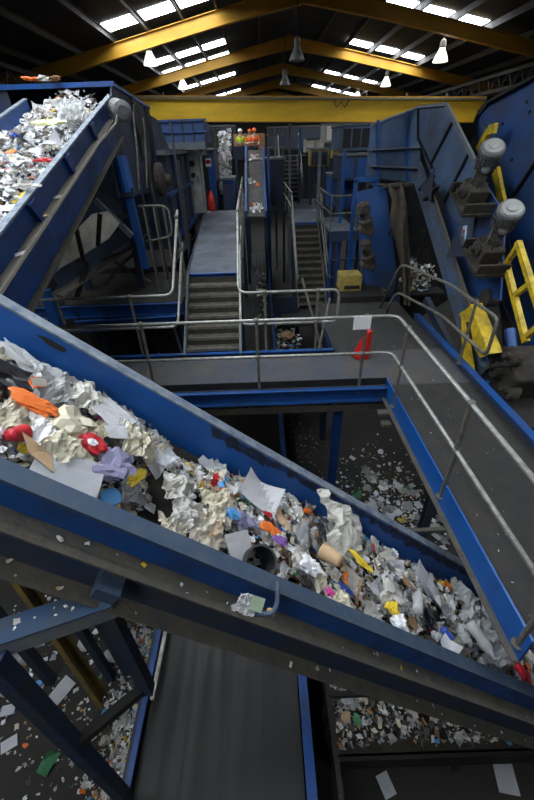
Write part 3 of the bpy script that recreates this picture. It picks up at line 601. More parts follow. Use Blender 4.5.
t = thing('hydraulic_ram', 'bright blue hydraulic ram propping the hood, leaning beside the feed conveyor', 'hydraulic ram', (-2.5, 7.5, 4))
a = at(119, 156, Y=7.8); b = at(128, 192, Y=7.8); c = at(146, 268, Y=7.8)
mb = MB(); mb.lathe(a, b - a, [(0, .13), ((b - a).length, .13)], 12); mb.build('cylinder', BLUEP, t, smooth=False)
mb = MB(); mb.bar(b, c, .13, .13, (0, 1, 0)); mb.build('post', BLUE, t)
mb = MB(); mb.box(b, (.24, .2, .14)); mb.build('clamp', BLUED, t)
mb = MB(); a = at(95, 200, Y=7.6); b = at(132, 236, Y=7.6); mb.bar(a, b, .09, .09); tag(mb.build('diagonal_brace', DUSTY), 'grey diagonal brace below the hood, crossing the blue ram', 'brace')
mb = MB(); mb.bb((-6.5, 9.7, 0), (-2.3, 9.8, 4.2)); tag(mb.build('dark_backdrop', DARK), 'dark cladding added to deepen the gloom under the hopper hood, behind the hanging hoses', 'backdrop')  # added dark sheet, stops light from behind to keep this space gloomy
mb = MB(); mb.bb((-2.3, 9.9, 0), (-2.2, 16.0, 4.2)); tag(mb.build('dark_backdrop', DARK), 'dark cladding added to deepen the gloom under the screening machine beside the raised platform', 'backdrop')  # second added sheet, darkens the space below the machine
# pale chute liner + lower return conveyor under the feed conveyor
t = thing('pale_chute', 'cream curved plastic chute liner glimpsed under the feed conveyor', 'chute', (-3.3, 7.5, 4.4))
mb = MB(); pp = [(58, 268), (74, 232), (92, 214), (108, 211), (119, 222), (108, 238), (80, 256)]
P3 = [at(x, y, Y=6.5 + .010 * (x - 58)) for x, y in pp]; mb.prism(P3, (0, .03, -.02)); mb.build('liner', CREAM, t)
for x0, y0, x1, y1 in ((76, 228, 84, 262), (100, 214, 98, 246)):
    mb = MB(); mb.bar(at(x0, y0, Y=6.5), at(x1, y1, Y=6.5), .06, .05, (0, 1, 0)); mb.build('strap', DARK, t)
t = thing('lower_chute_conveyor', 'blue channel of a lower conveyor below the cream chute liner, strewn with litter', 'conveyor', (-3.3, 7, 3.8))
mb = MB(); mb.chan(at(56, 282, Y=7.0), at(138, 226, Y=8.8), .26, .1, .014, side=-1); mb.build('side_channel', BLUED, t)
mb = MB(); mb.bar(at(60, 296, Y=6.9), at(142, 240, Y=8.7), .2, .03); mb.build('ledge', DUST, t)
mb = MB(); mb.bar(at(70, 232, Y=7.3), at(138, 212, Y=8.6), .10, .07); mb.build('bar', DARK, t)
mb = MB(); mb.bar(at(80, 216, Y=7.2), at(78, 262, Y=7.2), .05, .05, (0, 1, 0)); mb.build('bracket', DARK, t)
mb = MB(); a = at(45, 290, Y=6.6); mb.bar((a.x, 6.6, a.z), (a.x, 6.6, 0), .14, .14, (0, 1, 0)); tag(mb.build('steel_post', BLUE), 'blue post at the left end of the service deck beam', 'steel post')
for k, (x0, y0, x1, y1) in enumerate([(62, 300, 60, 345), (75, 305, 92, 350), (88, 262, 76, 300), (52, 300, 50, 340)]):
    mb = MB(); mb.tube([at(x0, y0, Y=7.4), at(x1, y1, Y=7.2)], .05, 8); tag(mb.build('hanging_hose', DARK), ['dark hose hanging behind the guardrail, next to the left blue post', 'dark slanting hose behind the left guardrail', 'dark hose under the cream liner', 'leftmost dark hose below the blue beam'][k], 'hose')

# ================================================================== RIGHT-HAND MACHINES
rx = 3.9
BR = mat('chute_blue', (0.012, 0.072, 0.26), 0.5, 0, (0.045, 0.055, 0.075), 0.9, .8, .08, thr=.5)
BG = mat('chute_grey_blue', (0.065, 0.125, 0.24), 0.55, 0, (0.05, 0.05, 0.055), .8, .9, .08, thr=.5)
t = thing('sloping_screen_housing', 'large blue sloping screen housing with grey side plates, upper right', 'machine', (4.5, 9, 3))
def plate(px, X=None, Y=None, mt=BR, name='plate', off=(.03, 0, 0), par=None):
    mb = MB(); mb.prism([at(x, y, X=X, Y=Y) for x, y in px], off); return mb.build(name, mt, par or t)
# rear plate facing the camera
Yr = 11.6
plate([(371, 126), (419, 107), (421, 190), (402, 182), (366, 176)], Y=Yr, mt=BG, name='rear_plate', off=(0, .03, 0))
for y0, y1, h in ((150, 147, .07), (166, 168, .09), (184, 186, .07)):
    mb = MB(); mb.bar(at(371, y0, Y=Yr - .06), at(422, y1, Y=Yr - .06), .14, h * .4); mb.build('flange', DUSTY, t)
for x0 in (378, 407): mb = MB(); mb.bar(at(x0, 122 - (x0 - 371) * .3, Y=Yr - .04), at(x0, 184, Y=Yr - .04), .05, .07, (0, 1, 0)); mb.build('rib', BLUE, t)
mb = MB(); mb.bar(at(371, 125, Y=Yr - .02), at(419, 107, Y=Yr - .02), .08, .04); mb.build('rim', FLANGE, t)
# side plates
plate([(418, 108), (446, 105), (458, 130), (482, 176), (470, 245), (445, 205), (430, 172), (418, 140)], X=rx, mt=BG, name='side_plate')
mb = MB(); mb.bar(at(446, 104, X=rx - .03), at(484, 180, X=rx - .03), .05, .08); mb.build('edge_flange', DUSTY, t)
mb = MB(); mb.bar(at(418, 107, X=rx - .03), at(446, 104, X=rx - .03), .05, .05); mb.build('rim', FLANGE, t)
mb = MB(); mb.bar(at(418, 108, X=rx - .03), at(418, 140, X=rx - .03), .03, .05, (1, 0, 0)); mb.bar(at(418, 138, X=rx - .03), at(432, 168, X=rx - .03), .03, .05, (1, 0, 0)); mb.build('edge_bar', DARK, t)
mb = MB(); mb.bar(at(454, 118, X=rx - .03), at(430, 165, X=rx - .03), .04, .04, (1, 0, 0)); mb.build('rib', DARK, t)
mb = MB(); mb.bar(at(470, 150, X=rx - .03), at(444, 202, X=rx - .03), .04, .04, (1, 0, 0)); mb.build('rib', DARK, t)
# lower blue plate below motors
plate([(441, 186), (476, 170), (505, 215), (500, 300), (470, 296), (450, 262)], X=rx + .06, mt=BR, name='lower_plate')
# sloping channel beam
t3 = thing('sloping_channel', 'dusty blue sloping channel beam running down below the grey motors', 'steel beam', (3.7, 8, 3.5))
mb = MB(); mb.chan(at(419, 168, X=3.72), at(484, 372, X=3.62), .30, .12, .015, side=1); mb.build('web', mat('dusty_channel', (.05, .10, .19), .6, 0, (.09, .085, .075), .9, 3, .1), t3)
mb = MB(); mb.bar(at(430, 190, X=3.68), at(481, 345, X=3.60), .26, .03, (1, 0, .3)); mb.build('dusty_face', DUST, t3)
mb = MB(); mb.prism([at(458, 224, X=3.45), at(446, 258, X=3.45), at(464, 256, X=3.45)], (.02, 0, 0)); mb.build('gusset', BLUED, t3)
mb = MB(); mb.prism([at(420, 190, X=3.5), at(434, 168, X=3.5), at(430, 200, X=3.5)], (.02, 0, 0)); mb.build('gusset', BLUED, t3)
for a, b in (((420, 190), (433, 176)), ((425, 200), (438, 186))): mb = MB(); mb.bar(at(*a, X=3.55), at(*b, X=3.55), .1, .05); mb.build('clip', DARK, t3)
mb = MB(); q = at(464, 235, X=3.6); mb.box(q, (.03, .10, .30), Matrix.Rotation(-.3, 3, 'X')); mb.build('rating_label', mat('pale_label', (.35, .5, .65), .5), t3)
mb = MB(); mb.box(q + Vector((-.02, 0, .06)), (.01, .06, .05), Matrix.Rotation(-.3, 3, 'X')); mb.box(q + Vector((-.02, .02, -.05)), (.01, .06, .04), Matrix.Rotation(-.3, 3, 'X')); mb.build('red_mark', REDP, t3)
# big right chute
t = thing('side_chute', 'large saturated blue chute wall at the right edge with a dark sloping seam', 'chute', (4.7, 7, 2))
X_ = 4.75
mb = MB(); mb.prism([at(478, 114, X=X_), at(486, 104, X=X_), at(545, 72, X=X_), at(560, 130, X=X_), at(560, 420, X=X_), at(530, 400, X=X_), at(505, 330, X=X_), at(480, 240, X=X_)], (.04, 0, 0)); mb.build('wall_plate', BR, t)
mb = MB(); mb.bar(at(478, 114, X=X_ - .03), at(488, 103, X=X_ - .03), .1, .05, (1, 0, 0)); mb.bar(at(488, 103, X=X_ - .03), at(545, 72, X=X_ - .03), .14, .05); mb.build('rim', DARK, t)
mb = MB(); mb.bar(at(479, 114, X=X_ - .04), at(462, 160, X=X_ - .04), .05, .1, (1, 0, 0)); mb.build('edge', DARK, t)
mb = MB(); mb.bar(at(545, 150, X=X_ - .02), at(500, 216, X=X_ - .02), .04, .10, (1, 0, 0)); mb.build('seam', DARK, t)
mb = MB(); mb.prism([at(480, 116, X=X_ - .03), at(492, 140, X=X_ - .03), at(512, 260, X=X_ - .03), at(488, 240, X=X_ - .03)], (.02, 0, 0)); mb.build('stained_panel', BG, t)
mb = MB(); mb.prism([at(500, 300, X=X_ - .1), at(515, 330, X=X_ - .1), at(548, 430, X=X_ - .1), at(505, 400, X=X_ - .1)], (.03, 0, 0)); mb.build('skirt', GRIME, t)
for px in ((527, 102), (530, 112), (503, 124), (512, 160)): mb = MB(); mb.lathe(at(*px, X=X_), (-1, 0, 0), [(0, .03), (.02, .025)], 8); mb.build('bolt', DARK, t)
# motors with gearboxes
def motor(pe, pb, X, label):
    e, b = at(*pe, X=X), at(*pb, X=X - .05); g0 = (e - b).normalized(); d = (g0 * .75 + (CAM - e).normalized() * .45).normalized()
    t = thing('gear_motor', label, 'motor', b)
    s_ = e - d * .36
    mb = MB(); mb.lathe(s_, d, [(0, .13), (.02, .17), (.26, .17), (.28, .19), (.33, .19), (.36, .17)], 22); ms = mb.build('motor_body', GREYM, t)
    x = d.cross(Z3).normalized(); y = d.cross(x); mb = MB()
    for k in range(18):
        a = k * 2 * math.pi / 18; r_ = x * math.cos(a) + y * math.sin(a); mb.bar(s_ + r_ * .175 + d * .03, s_ + r_ * .175 + d * .26, .012, .03, r_)
    mb.build('cooling_fins', GREYM, ms)
    mb = MB(); mb.lathe(e, d, [(0, .15), (.015, .145), (.02, .085), (.035, .08), (.036, .0)], 22); mb.build('fan_cover', GREYC, ms)
    mb = MB(); q = s_; L = (q - b).length; dd = (q - b).normalized(); mb.lathe(b + dd * .08, dd, [(0, .16), (.08, .17), (.1, .11), (L * .45, .10), (L * .6, .15), (L * .78, .16), (L * .8, .1), (L - .06, .12)], 14); mb.build('gearbox', GRIME, t)
    mb = MB(); mb.box(b, (.34, .40, .28), Matrix.Rotation(.5, 3, 'X')); mb.build('gear_housing', GRIME, t, bevel=.03)
    mb = MB(); mb.lathe(b + Vector((-.16, 0, .03)), (-1, 0, 0), [(0, .12), (.05, .12), (.08, .05), (.14, .045)], 14); mb.build('output_cover', GRIME, t)
    mb = MB(); mb.lathe(q + Vector((-.02, -.08, -.06)), (-.6, -1, .2), [(0, .07), (.12, .07), (.14, .03)], 12); mb.build('terminal_box', GREYM, t)
    R_ = Matrix.Rotation(.42, 3, 'X'); c = b + Vector((-.02, .02, -.17))
    mb = MB(); mb.box(c, (.5, .78, .05), R_); pl = mb.build('mounting_base', GRIME, t)
    for yy in (-.34, .34): mb = MB(); mb.box(c + R_ @ Vector((0, yy, .08)), (.5, .04, .2), R_); mb.build('side_cheek', GRIME, pl)
    mb = MB(); mb.tube([q + Vector((-.14, -.05, .02)), q + Vector((-.24, -.15, -.15)), q + Vector((-.2, .0, -.33)), b + Vector((-.22, .1, .1))], .012, 6); mb.build('cable', GALVD, t, smooth=True)
    mb = MB(); mb.tube([e - d * .2 + x * .18, q + Vector((-.2, -.12, .08)), q + Vector((-.1, -.2, -.2)), b + Vector((-.1, -.2, 0))], .012, 6); mb.build('cable', DARK, t, smooth=True)
    for k in range(6):
        a = k * math.pi / 3; mb = MB(); xx = dd.cross(Z3).normalized(); yy = dd.cross(xx); mb.lathe(b + dd * (.08 + L * .62) + (xx * math.cos(a) + yy * math.sin(a)) * .15, dd, [(0, .02), (.05, .018)], 6); mb.build('bolt', DARK, t)
    return t
motor((494, 146), (474, 192), 3.75, 'grey gear motor on the sloping screen, upper of the two big motors')
motor((512, 208), (488, 250), 3.72, 'grey gear motor with pale cable, lower of the two big motors')
# yellow guards / frames
t = thing('yellow_bracket', 'yellow steel bracket behind the upper grey motor', 'bracket', (4.3, 8, 5))
for a, b, w in (((478, 150), (489, 130), .14), ((489, 130), (496, 128), .16), ((496, 170), (503, 205), .16), ((503, 205), (492, 232), .16)):
    mb = MB(); mb.bar(at(*a, X=4.4), at(*b, X=4.4), .06, w, (1, 0, 0) if w > 1 else (0, 0, 1)); mb.build('arm', YELM, t)
t = thing('yellow_ladder_frame', 'yellow ladder-shaped frame below the lower grey motor, at the right edge', 'steel frame', (4.2, 6, 3.4))
f = lambda x, y: at(x + 6, y + 2, X=3.9)
for a, b in (((500, 262), (520, 340)), ((512, 240), (538, 322))): mb = MB(); mb.bar(f(*a), f(*b), .08, .08, (1, 0, 0)); mb.build('stile', YELM, t)
for a, b in (((500, 262), (512, 244)), ((508, 294), (524, 282)), ((519, 336), (537, 320))): mb = MB(); mb.bar(f(*a), f(*b), .07, .07, (1, 0, 0)); mb.build('rung', YELM, t)
t = thing('yellow_trough', 'bright yellow open trough behind the outer guardrail of the side walkway', 'trough', (3.8, 6, 3))
g = lambda x, y, X=3.42: at(x, y, X=X)
mb = MB(); mb.prism([g(459, 314), g(470, 306), g(489, 354), g(480, 358), g(472, 344)], (.03, 0, 0)); mb.build('side', YELM, t)
mb = MB(); e_ = Vector((.2, 0, .02)); mb.prism([g(470, 306), g(489, 354), g(489, 354) + e_, g(470, 306) + e_], (.0, .02, .02)); mb.build('floor_plate', YELM, t)
mb = MB(); mb.prism([g(461, 318), g(466, 330), g(472, 370), g(463, 375)], (.05, 0, 0)); mb.build('leg', YELM, t)
mb = MB(); mb.prism([g(466, 322, 3.41), g(469, 322, 3.41), g(472, 340, 3.41), g(468, 338, 3.41)], (.02, 0, 0)); mb.build('slot', DARK, t)
mb = MB(); mb.lathe(at(484, 298, X=3.9), X3, [(0, .16), (.2, .16)], 14); mb.build('drum', GRIME, t)
mb = MB(); mb.tube([at(486, 358, X=3.8), at(492, 384, X=3.7)], .07, 10); tag(mb.build('blue_pipe', BLUEN), 'short bright blue pipe below the yellow trough', 'pipe')
mb = MB(); mb.tube([at(510, 330, X=4.3), at(514, 372, X=4.2)], .09, 10); tag(mb.build('blue_pipe', BLUEP), 'blue pipe right of the yellow trough, partly behind dark machinery', 'pipe')
# grimy machinery lump at right edge
t = thing('grimy_drive_unit', 'oily black drive unit crusted with dust at the right edge below the yellow frame', 'machine', (4.4, 5.2, 2.6))
random.seed(3)
q = at(520, 372, X=4.0)
mb = MB(); mb.box(q, (.6, .7, .5), Matrix.Rotation(.4, 3, 'X')); mb.build('housing', GRIME, t, bevel=.05)
for k in range(5): mb = MB(); c = q + Vector((random.uniform(-.35, -.1), random.uniform(-.4, .4), random.uniform(-.2, .35))); mb.lathe(c, (-1, random.uniform(-.5, .5), .4), [(0, .13), (.1, .13), (.14, .06), (.24, .05)], 12); mb.build('fitting', GRIME, t)
mb = MB(); mb.tube([q + Vector((-.35, -.3, .3)), q + Vector((-.5, 0, .1)), q + Vector((-.4, .4, .35)), q + Vector((-.2, .6, .1))], .025, 6); mb.build('hose', DARK, t, smooth=True)
mb = MB(); mb.box(q + Vector((0, -.1, -.5)), (.7, 1.2, .4), Matrix.Rotation(.4, 3, 'X')); mb.build('bed', DARK, t)
mb = MB(); mb.bb((q.x - .2, q.y - .3, 0), (q.x + .3, q.y + .3, q.z - .5)); mb.build('pedestal', DARK, t)

# ---- twin-lump machine and dark opening with drape
t = thing('baler_chute', 'open machine with a brown rag drape and a dark hollow, right of centre', 'machine', (3.6, 11, 1))
Yo = 9.4
mb = MB(); mb.prism([at(x, y, Y=Yo + 1.2) for x, y in [(398, 180), (430, 188), (448, 300), (400, 330), (392, 240)]], (0, .04, 0)); mb.build('dark_back', mat('hollow_shade_black', (.006, .006, .006), .9), t)  # near-black plate puts the shade of the deep hollow into its colour
mb = MB(); mb.prism([at(x, y, Y=Yo) for x, y in [(357, 192), (386, 186), (400, 300), (402, 335), (376, 330), (360, 260)]], (0, .04, 0)); mb.build('blue_panel', BR, t)
for a, b in (((392, 300), (404, 252)), ((388, 235), (396, 222))): mb = MB(); mb.bar(at(*a, Y=Yo - .03), at(*b, Y=Yo - .03), .03, .05, (0, 1, 0)); mb.build('dark_bar', DARK, t)
# drape
mb = MB(); L = [(386, 184), (392, 200), (390, 220), (396, 245), (402, 270), (404, 305)]; Rr = [(402, 182), (407, 205), (408, 230), (410, 255), (411, 280), (410, 306)]; n = 8; vs = []
random.seed(9)
for (a, b) in zip(L, Rr):
    for k in range(n + 1):
        u = k / n; vs.append(at(a[0] + (b[0] - a[0]) * u, a[1] + (b[1] - a[1]) * u, Y=Yo - .12 + .07 * math.sin(u * 9 + a[1] * .05) + random.uniform(-.02, .02)))
fs = [[i * (n + 1) + k, i * (n + 1) + k + 1, (i + 1) * (n + 1) + k + 1, (i + 1) * (n + 1) + k] for i in range(5) for k in range(n)]
nv = len(vs); vs2 = [v + Vector((0, .02, 0)) for v in vs]; mb.add(vs + vs2, fs + [[i + nv for i in f[::-1]] for f in fs]); mb.build('rag_drape', mat('brown_rag', (.13, .105, .075), .95, 0, (.05, .045, .04), .8, 8, .5), t, smooth=True)
mb = MB(); mb.bar(at(384, 186, Y=Yo - .1), at(412, 184, Y=Yo - .1), .16, .05); mb.build('sill', GRIME, t)
for px in ((412, 188, 424, 206), (424, 230, 418, 262), (408, 215, 414, 240)): mb = MB(); mb.bar(at(px[0], px[1], Y=Yo + .6), at(px[2], px[3], Y=Yo + .6), .06, .1); mb.build('broken_plate', DARK, t)
mb = MB(); mb.prism([at(x, y, Y=Yo + .4) for x, y in [(418, 262), (428, 248), (440, 300), (420, 312)]], (0, .03, 0)); mb.build('leaning_plate', DARK, t)
# litter shelf in the hollow
SHELF = at(412, 268, Y=Yo + .6)
mb = MB(); mb.bb((SHELF.x - .4, Yo - .1, SHELF.z - .5), (SHELF.x + .7, Yo + 1.1, SHELF.z - .45)); mb.build('shelf', DARK, t)
mb = MB(); mb.bar(at(426, 300, Y=Yo - .3), at(462, 372, Y=7.0), .12, .2); mb.build('inclined_side', BLUED, t)
mb = MB(); mb.bar(at(402, 335, Y=Yo), (at(402, 335, Y=Yo).x, Yo, 0), .2, .3, (0, 1, 0)); mb.build('leg', BLUED, t)
for (px, py, lb) in ((367, 216, 'crusted dark motor lump, upper of the two beside the blue frame'), (369, 252, 'crusted dark motor lump, lower of the two beside the blue frame')):
    q = at(px, py, Y=9.0); t = thing('crusted_motor', lb, 'motor', q)
    mb = MB(); mb.lathe(q + Vector((.05, 0, -.32)), (-.35, -.25, 1), [(0, .11), (.1, .14), (.28, .15), (.31, .1), (.42, .1), (.45, .13), (.62, .12), (.66, .06)], 14); mb.build('body', GRIME, t)
    mb = MB(); mb.box(q + Vector((0, 0, -.28)), (.34, .3, .18), Matrix.Rotation(.4, 3, 'Y')); mb.build('gear_housing', GRIME, t, bevel=.04)
    mb = MB(); mb.lathe(q + Vector((-.1, -.15, .12)), (-1, -.5, .1), [(0, .08), (.14, .07)], 10); mb.build('terminal_box', GRIME, t)
# rusty leg below
mb = MB(); mb.bb((at(378, 300, Y=9.2).x - .15, 9.1, 2.4), (at(378, 300, Y=9.2).x + .15, 9.35, at(378, 290, Y=9.2).z)); tag(mb.build('rusty_column', mat('rusty', (.13, .08, .03), .9, 0, (.05, .04, .03), .8, 5)), 'rusty brown stub column below the crusted motors', 'column')
# blue door-like frame, ladder deck, yellow box
t = thing('blue_portal_frame', 'blue square-tube portal frame standing left of the crusted motors', 'steel frame', (2.6, 10.5, 2))
a = at(356, 180, Y=10.4); b = at(376, 180, Y=10.4)
mb = MB(); mb.bar((a.x, 10.4, a.z), (a.x, 10.4, 3.0), .09, .09, (0, 1, 0)); mb.build('post', BLUE, t)
mb = MB(); mb.bar((b.x, 10.4, b.z), (b.x, 10.4, 3.0), .09, .09, (0, 1, 0)); mb.build('post', BLUE, t)
mb = MB(); mb.bar((a.x - .04, 10.4, a.z), (b.x + .04, 10.4, a.z), .09, .09); mb.build('lintel', BLUE, t)
t = thing('side_gallery', 'small blue gallery with grey rails between the farther staircase and the portal frame', 'platform', (2.6, 12, 1.6))
a = at(330, 232, Y=13.5); b = at(352, 232, Y=13.5)
mb = MB(); mb.bb((a.x, 13.5, a.z - .02), (b.x + .2, 16.5, a.z + .02)); mb.build('deck', DECKB, t)
mb = MB(); mb.bb((a.x, 13.45, a.z - .28), (b.x + .2, 13.5, a.z + .02)); mb.build('fascia', BLUED, t)
for x in (a.x + .06, b.x + .1): mb = MB(); mb.bar((x, 13.55, a.z), (x, 13.55, 0), .1, .1, (0, 1, 0)); mb.build('leg', BLUE, t)
for dz in (1.5, .9): mb = MB(); mb.bar((a.x, 13.5, a.z - dz), (b.x + .2, 13.5, a.z - dz), .06, .06); mb.build('cross_bar', BLUED, t)
railing('', '', [(a.x, 17.5, a.z + 1.05), (a.x, 13.5, a.z + 1.05), (b.x + .15, 13.5, a.z + 1.05)], [0, .5], [(a.x, 13.5, a.z + 1.05, a.z), (b.x + .1, 13.5, a.z + 1.05, a.z), (a.x, 15.5, a.z + 1.05, a.z)], a.z, parent=t, material=GALVD)
q = at(350, 292, Z=WZ); 
t = thing('yellow_box', 'dirty yellow metal box with a dark slot at the landing edge', 'box', (q.x, 8.9, 3.3))
a = at(341, 276, Y=9.0); b = at(361, 291, Y=9.0)
mb = MB(); mb.bb((a.x, 9.0, b.z), (b.x, 9.5, a.z)); mb.build('body', mat('dirty_yellow', (.38, .28, .05), .7, 0, (.12, .1, .06), .8, 4), t, bevel=.02)
mb = MB(); mb.bb((a.x + .1, 8.98, b.z + .06), (b.x - .05, 9.0, b.z + .14)); mb.build('slot', DARK, t)
mb = MB(); mb.bb((a.x, 8.6, 2.95), (b.x + .5, 9.7, b.z)); tag(mb.build('box_shelf', DARK), 'dark plinth under the dirty yellow box', 'plinth')
# red traffic cone with sign post
t = thing('traffic_cone', 'red plastic cone lying against the guardrail post at the walkway corner', 'cone', (1.7, 5.9, 3.5))
q = at(361, 355, Y=5.9); q.z = WZ + .02
tip = at(370, 330, Y=5.8)
d = tip - q; mb = MB(); mb.lathe(q, d, [(0, .15), (.03, .145), (d.length * .95, .05), (d.length, .04)], 14); mb.build('cone_body', REDP, t, smooth=True)
mb = MB(); mb.lathe(q - d.normalized() * .02, d, [(0, .17), (.02, .17)], 4); mb.build('base', REDP, t)
t = thing('notice_board', 'small blank white notice fixed to the guardrail corner above the red cone', 'sign', (1.3, 4.95, 4.5))
q = at(362, 323, Y=4.9); mb = MB(); mb.bb((q.x - .12, 4.885, q.z - .09), (q.x + .12, 4.895, q.z + .10)); mb.build('board', WHITEP, t)
mb = MB(); mb.bb((q.x - .02, 4.895, q.z - .02), (q.x + .02, 4.93, q.z + .05)); mb.build('clip', DARK, t)

# ================================================================== FAR BACKGROUND
# far inclined sorting conveyor
t = thing('sorting_conveyor', 'narrow belt conveyor climbing away to the workers at the far end', 'conveyor', (-.4, 22, 3))
l0, r0 = at(246, 216, Y=17), at(266, 216, Y=17); l1, r1 = at(246, 150, Y=25), at(263, 150, Y=25)
mb = MB(); mb.prism([l0, r0, r1, l1], (0, 0, -.05)); mb.build('belt', mat('worn_grey_belt', (.10, .09, .085), .6, 0, (.05, .05, .05), .8, 3), t)
for a, b in ((l0, l1), (r0, r1)): mb = MB(); mb.bar(a + Z3 * .05, b + Z3 * .05, .1, .3); mb.build('side_rail', BLUEP, t)
for u in (.1, .5, .9):
    for a, b in ((l0, l1), (r0, r1)): p = a.lerp(b, u); mb = MB(); mb.bar(p, (p.x, p.y, 0), .12, .12, (0, 1, 0)); mb.build('leg', BLUED, t)
# paper stream conveyor
t = thing('paper_conveyor', 'steep little conveyor covered in bright white paper, left of the workers', 'conveyor', (-1.3, 23, 3))
l0, r0 = at(220, 196, Y=20), at(229, 196, Y=20); l1, r1 = at(220, 138, Y=24), at(231, 136, Y=24)
mb = MB(); mb.prism([l0, r0, r1, l1], (0, 0, -.05)); mb.build('belt', RUBBER, t)
for a, b in ((l0, l1), (r0, r1)): mb = MB(); mb.bar(a + Z3 * .05, b + Z3 * .05, .08, .3); mb.build('side_rail', BLUED, t)
for a in (l0, r0, l1, r1): mb = MB(); mb.bar(a, (a.x, a.y, 0), .1, .1, (0, 1, 0)); mb.build('leg', BLUED, t)
PAPERC = (l0, r0, l1, r1)
# sorting gallery where the workers stand
t = thing('sorting_gallery', 'far sorting gallery with a plywood back behind the workers', 'platform', (-.6, 27, 0))
a = at(232, 158, Y=26); b = at(266, 158, Y=26)
mb = MB(); mb.bb((a.x - .3, 26, a.z - .1), (b.x + .2, 29, a.z)); mb.build('deck', DARK, t)
mb = MB(); c = at(232, 134, Y=28.9); mb.bb((a.x, 28.9, a.z), (b.x, 28.95, c.z)); mb.build('back_board', mat('plywood', (.28, .15, .07), .8), t)
mb = MB(); mb.bb((a.x - .2, 25.95, a.z - .1), (a.x + .8, 26, a.z + .55)); mb.build('front_panel', BLUED, t)
for x in (a.x, b.x): mb = MB(); mb.bar((x, 26.1, 0), (x, 26.1, a.z), .14, .14, (0, 1, 0)); mb.build('leg', BLUED, t)
GZ = a.z
def person(px, Y, jacket, label, turn, arm):
    q = at(px, 150, Y=Y); x = q.x; t = thing('person', label, 'person', (x, Y, GZ))
    sk = [((0, 0, .93), .13), ((0, 0, 1.15), .14), ((0, .0, 1.4), .13), ((0, 0, 1.5), .06), ((0, -.02, 1.62), .095), ((0, -.02, 1.72), .08),
          ((.2, 0, 1.38), .065), ((.27, -.05, 1.12), .05), ((.2 + arm, -.28, 1.0), .04), ((-.2, 0, 1.38), .065), ((-.27, -.05, 1.12), .05), ((-.18, -.28, 1.05), .04),
          ((.1, 0, .85), .09), ((.11, -.02, .48), .065), ((.12, .02, .08), .045), ((.12, -.12, .03), .035), ((-.1, 0, .85), .09), ((-.11, -.02, .48), .065), ((-.12, .02, .08), .045), ((-.12, -.12, .03), .035)]
    ed = [(0, 1), (1, 2), (2, 3), (3, 4), (4, 5), (2, 6), (6, 7), (7, 8), (2, 9), (9, 10), (10, 11), (0, 12), (12, 13), (13, 14), (14, 15), (0, 16), (16, 17), (17, 18), (18, 19)]
    R = Matrix.Rotation(turn, 3, 'Z')
    def skin(name, idx, mt, grow):
        me = bpy.data.meshes.new(name); mp = {k: i for i, k in enumerate(idx)}
        me.from_pydata([R @ Vector(sk[k][0]) for k in idx], [(mp[a], mp[b]) for a, b in ed if a in mp and b in mp], [])
        o = bpy.data.objects.new(name, me); C.objects.link(o); o.parent = t; me.materials.append(mt)
        me.skin_vertices.new() if hasattr(me.skin_vertices, 'new') and not me.skin_vertices else None
        md = o.modifiers.new('skin', 'SKIN')
        bm = bmesh.new(); bm.from_mesh(me); ly = bm.verts.layers.skin.verify()
        for v, k in zip(bm.verts, idx): v[ly].radius = (sk[k][1] * grow, sk[k][1] * grow); v[ly].use_root = (v.index == 0)
        bm.to_mesh(me); bm.free(); s = o.modifiers.new('sub', 'SUBSURF'); s.levels = s.render_levels = 1; md.use_smooth_shade = True
        return o
    skin('body', list(range(20)), SKIN, 1.0)
    skin('jacket', [0, 1, 2, 6, 7, 9, 10], jacket, 1.22); skin('trousers', [0, 12, 13, 14, 16, 17, 18], NAVY, 1.2)
    mb = MB(); mb.lathe(Vector((x, Y, GZ)) + R @ Vector((0, -.02, 1.66)), Z3, [(0, .13), (.03, .125), (.1, .1), (.14, .03)], 12); mb.build('helmet', WHITEP if jacket is HIVY else HIVO, t, smooth=True)
    mb = MB(); mb.lathe(Vector((x, Y, GZ)) + Z3 * 1.1, Z3, [(0, .185), (.05, .185)], 12, closed=False); mb.build('reflective_band', REFL, t)
    return t
GZ -= .4
person(241, 26.6, HIVY, 'person in yellow hi-vis jacket bending at the far sorting gallery', .4, 0)
person(255, 26.4, HIVO, 'person in orange hi-vis jacket, taller, at the head of the far conveyor', -.3, .1)
person(250.5, 27.6, HIVO, 'person in orange hi-vis jacket half hidden between the other two', .1, -.05)
# assorted far machinery blocks built from posts, panels and rails
def block(name, label, cat, px0, py0, px1, py1, Y, depth, mt, panels=3, pm=None, base=0.0, rail=False, lid=None):
    a = at(px0, py0, Y=Y); b = at(px1, py1, Y=Y); t = thing(name, label, cat, ((a.x + b.x) / 2, Y, base))
    mb = MB(); mb.bb((a.x, Y, b.z), (b.x, Y + depth, a.z)); mb.build('body', mt, t, bevel=.02)
    for k in range(panels):
        x0 = a.x + (b.x - a.x) * (k + .1) / panels; x1 = a.x + (b.x - a.x) * (k + .9) / panels
        mb = MB(); mb.bb((x0, Y - .03, b.z + (a.z - b.z) * .12), (x1, Y, a.z - (a.z - b.z) * .12)); mb.build('panel', pm or mt, t)
    for x in (a.x + .06, b.x - .06): mb = MB(); mb.bar((x, Y + .1, base), (x, Y + .1, b.z), .12, .12, (0, 1, 0)); mb.build('leg', BLUED, t)
    mb = MB(); mb.bb((a.x - .05, Y - .06, a.z), (b.x + .05, Y + depth, a.z + .08)); mb.build('top_flange', lid or DUSTY, t)
    if rail: railing('', '', [(a.x, Y, a.z + 1.0), (b.x, Y, a.z + 1.0)], [0, .5], [(a.x + .1, Y, a.z + 1, a.z), ((a.x + b.x) / 2, Y, a.z + 1, a.z), (b.x - .1, Y, a.z + 1, a.z)], a.z, parent=t, material=GALVD)
    return t
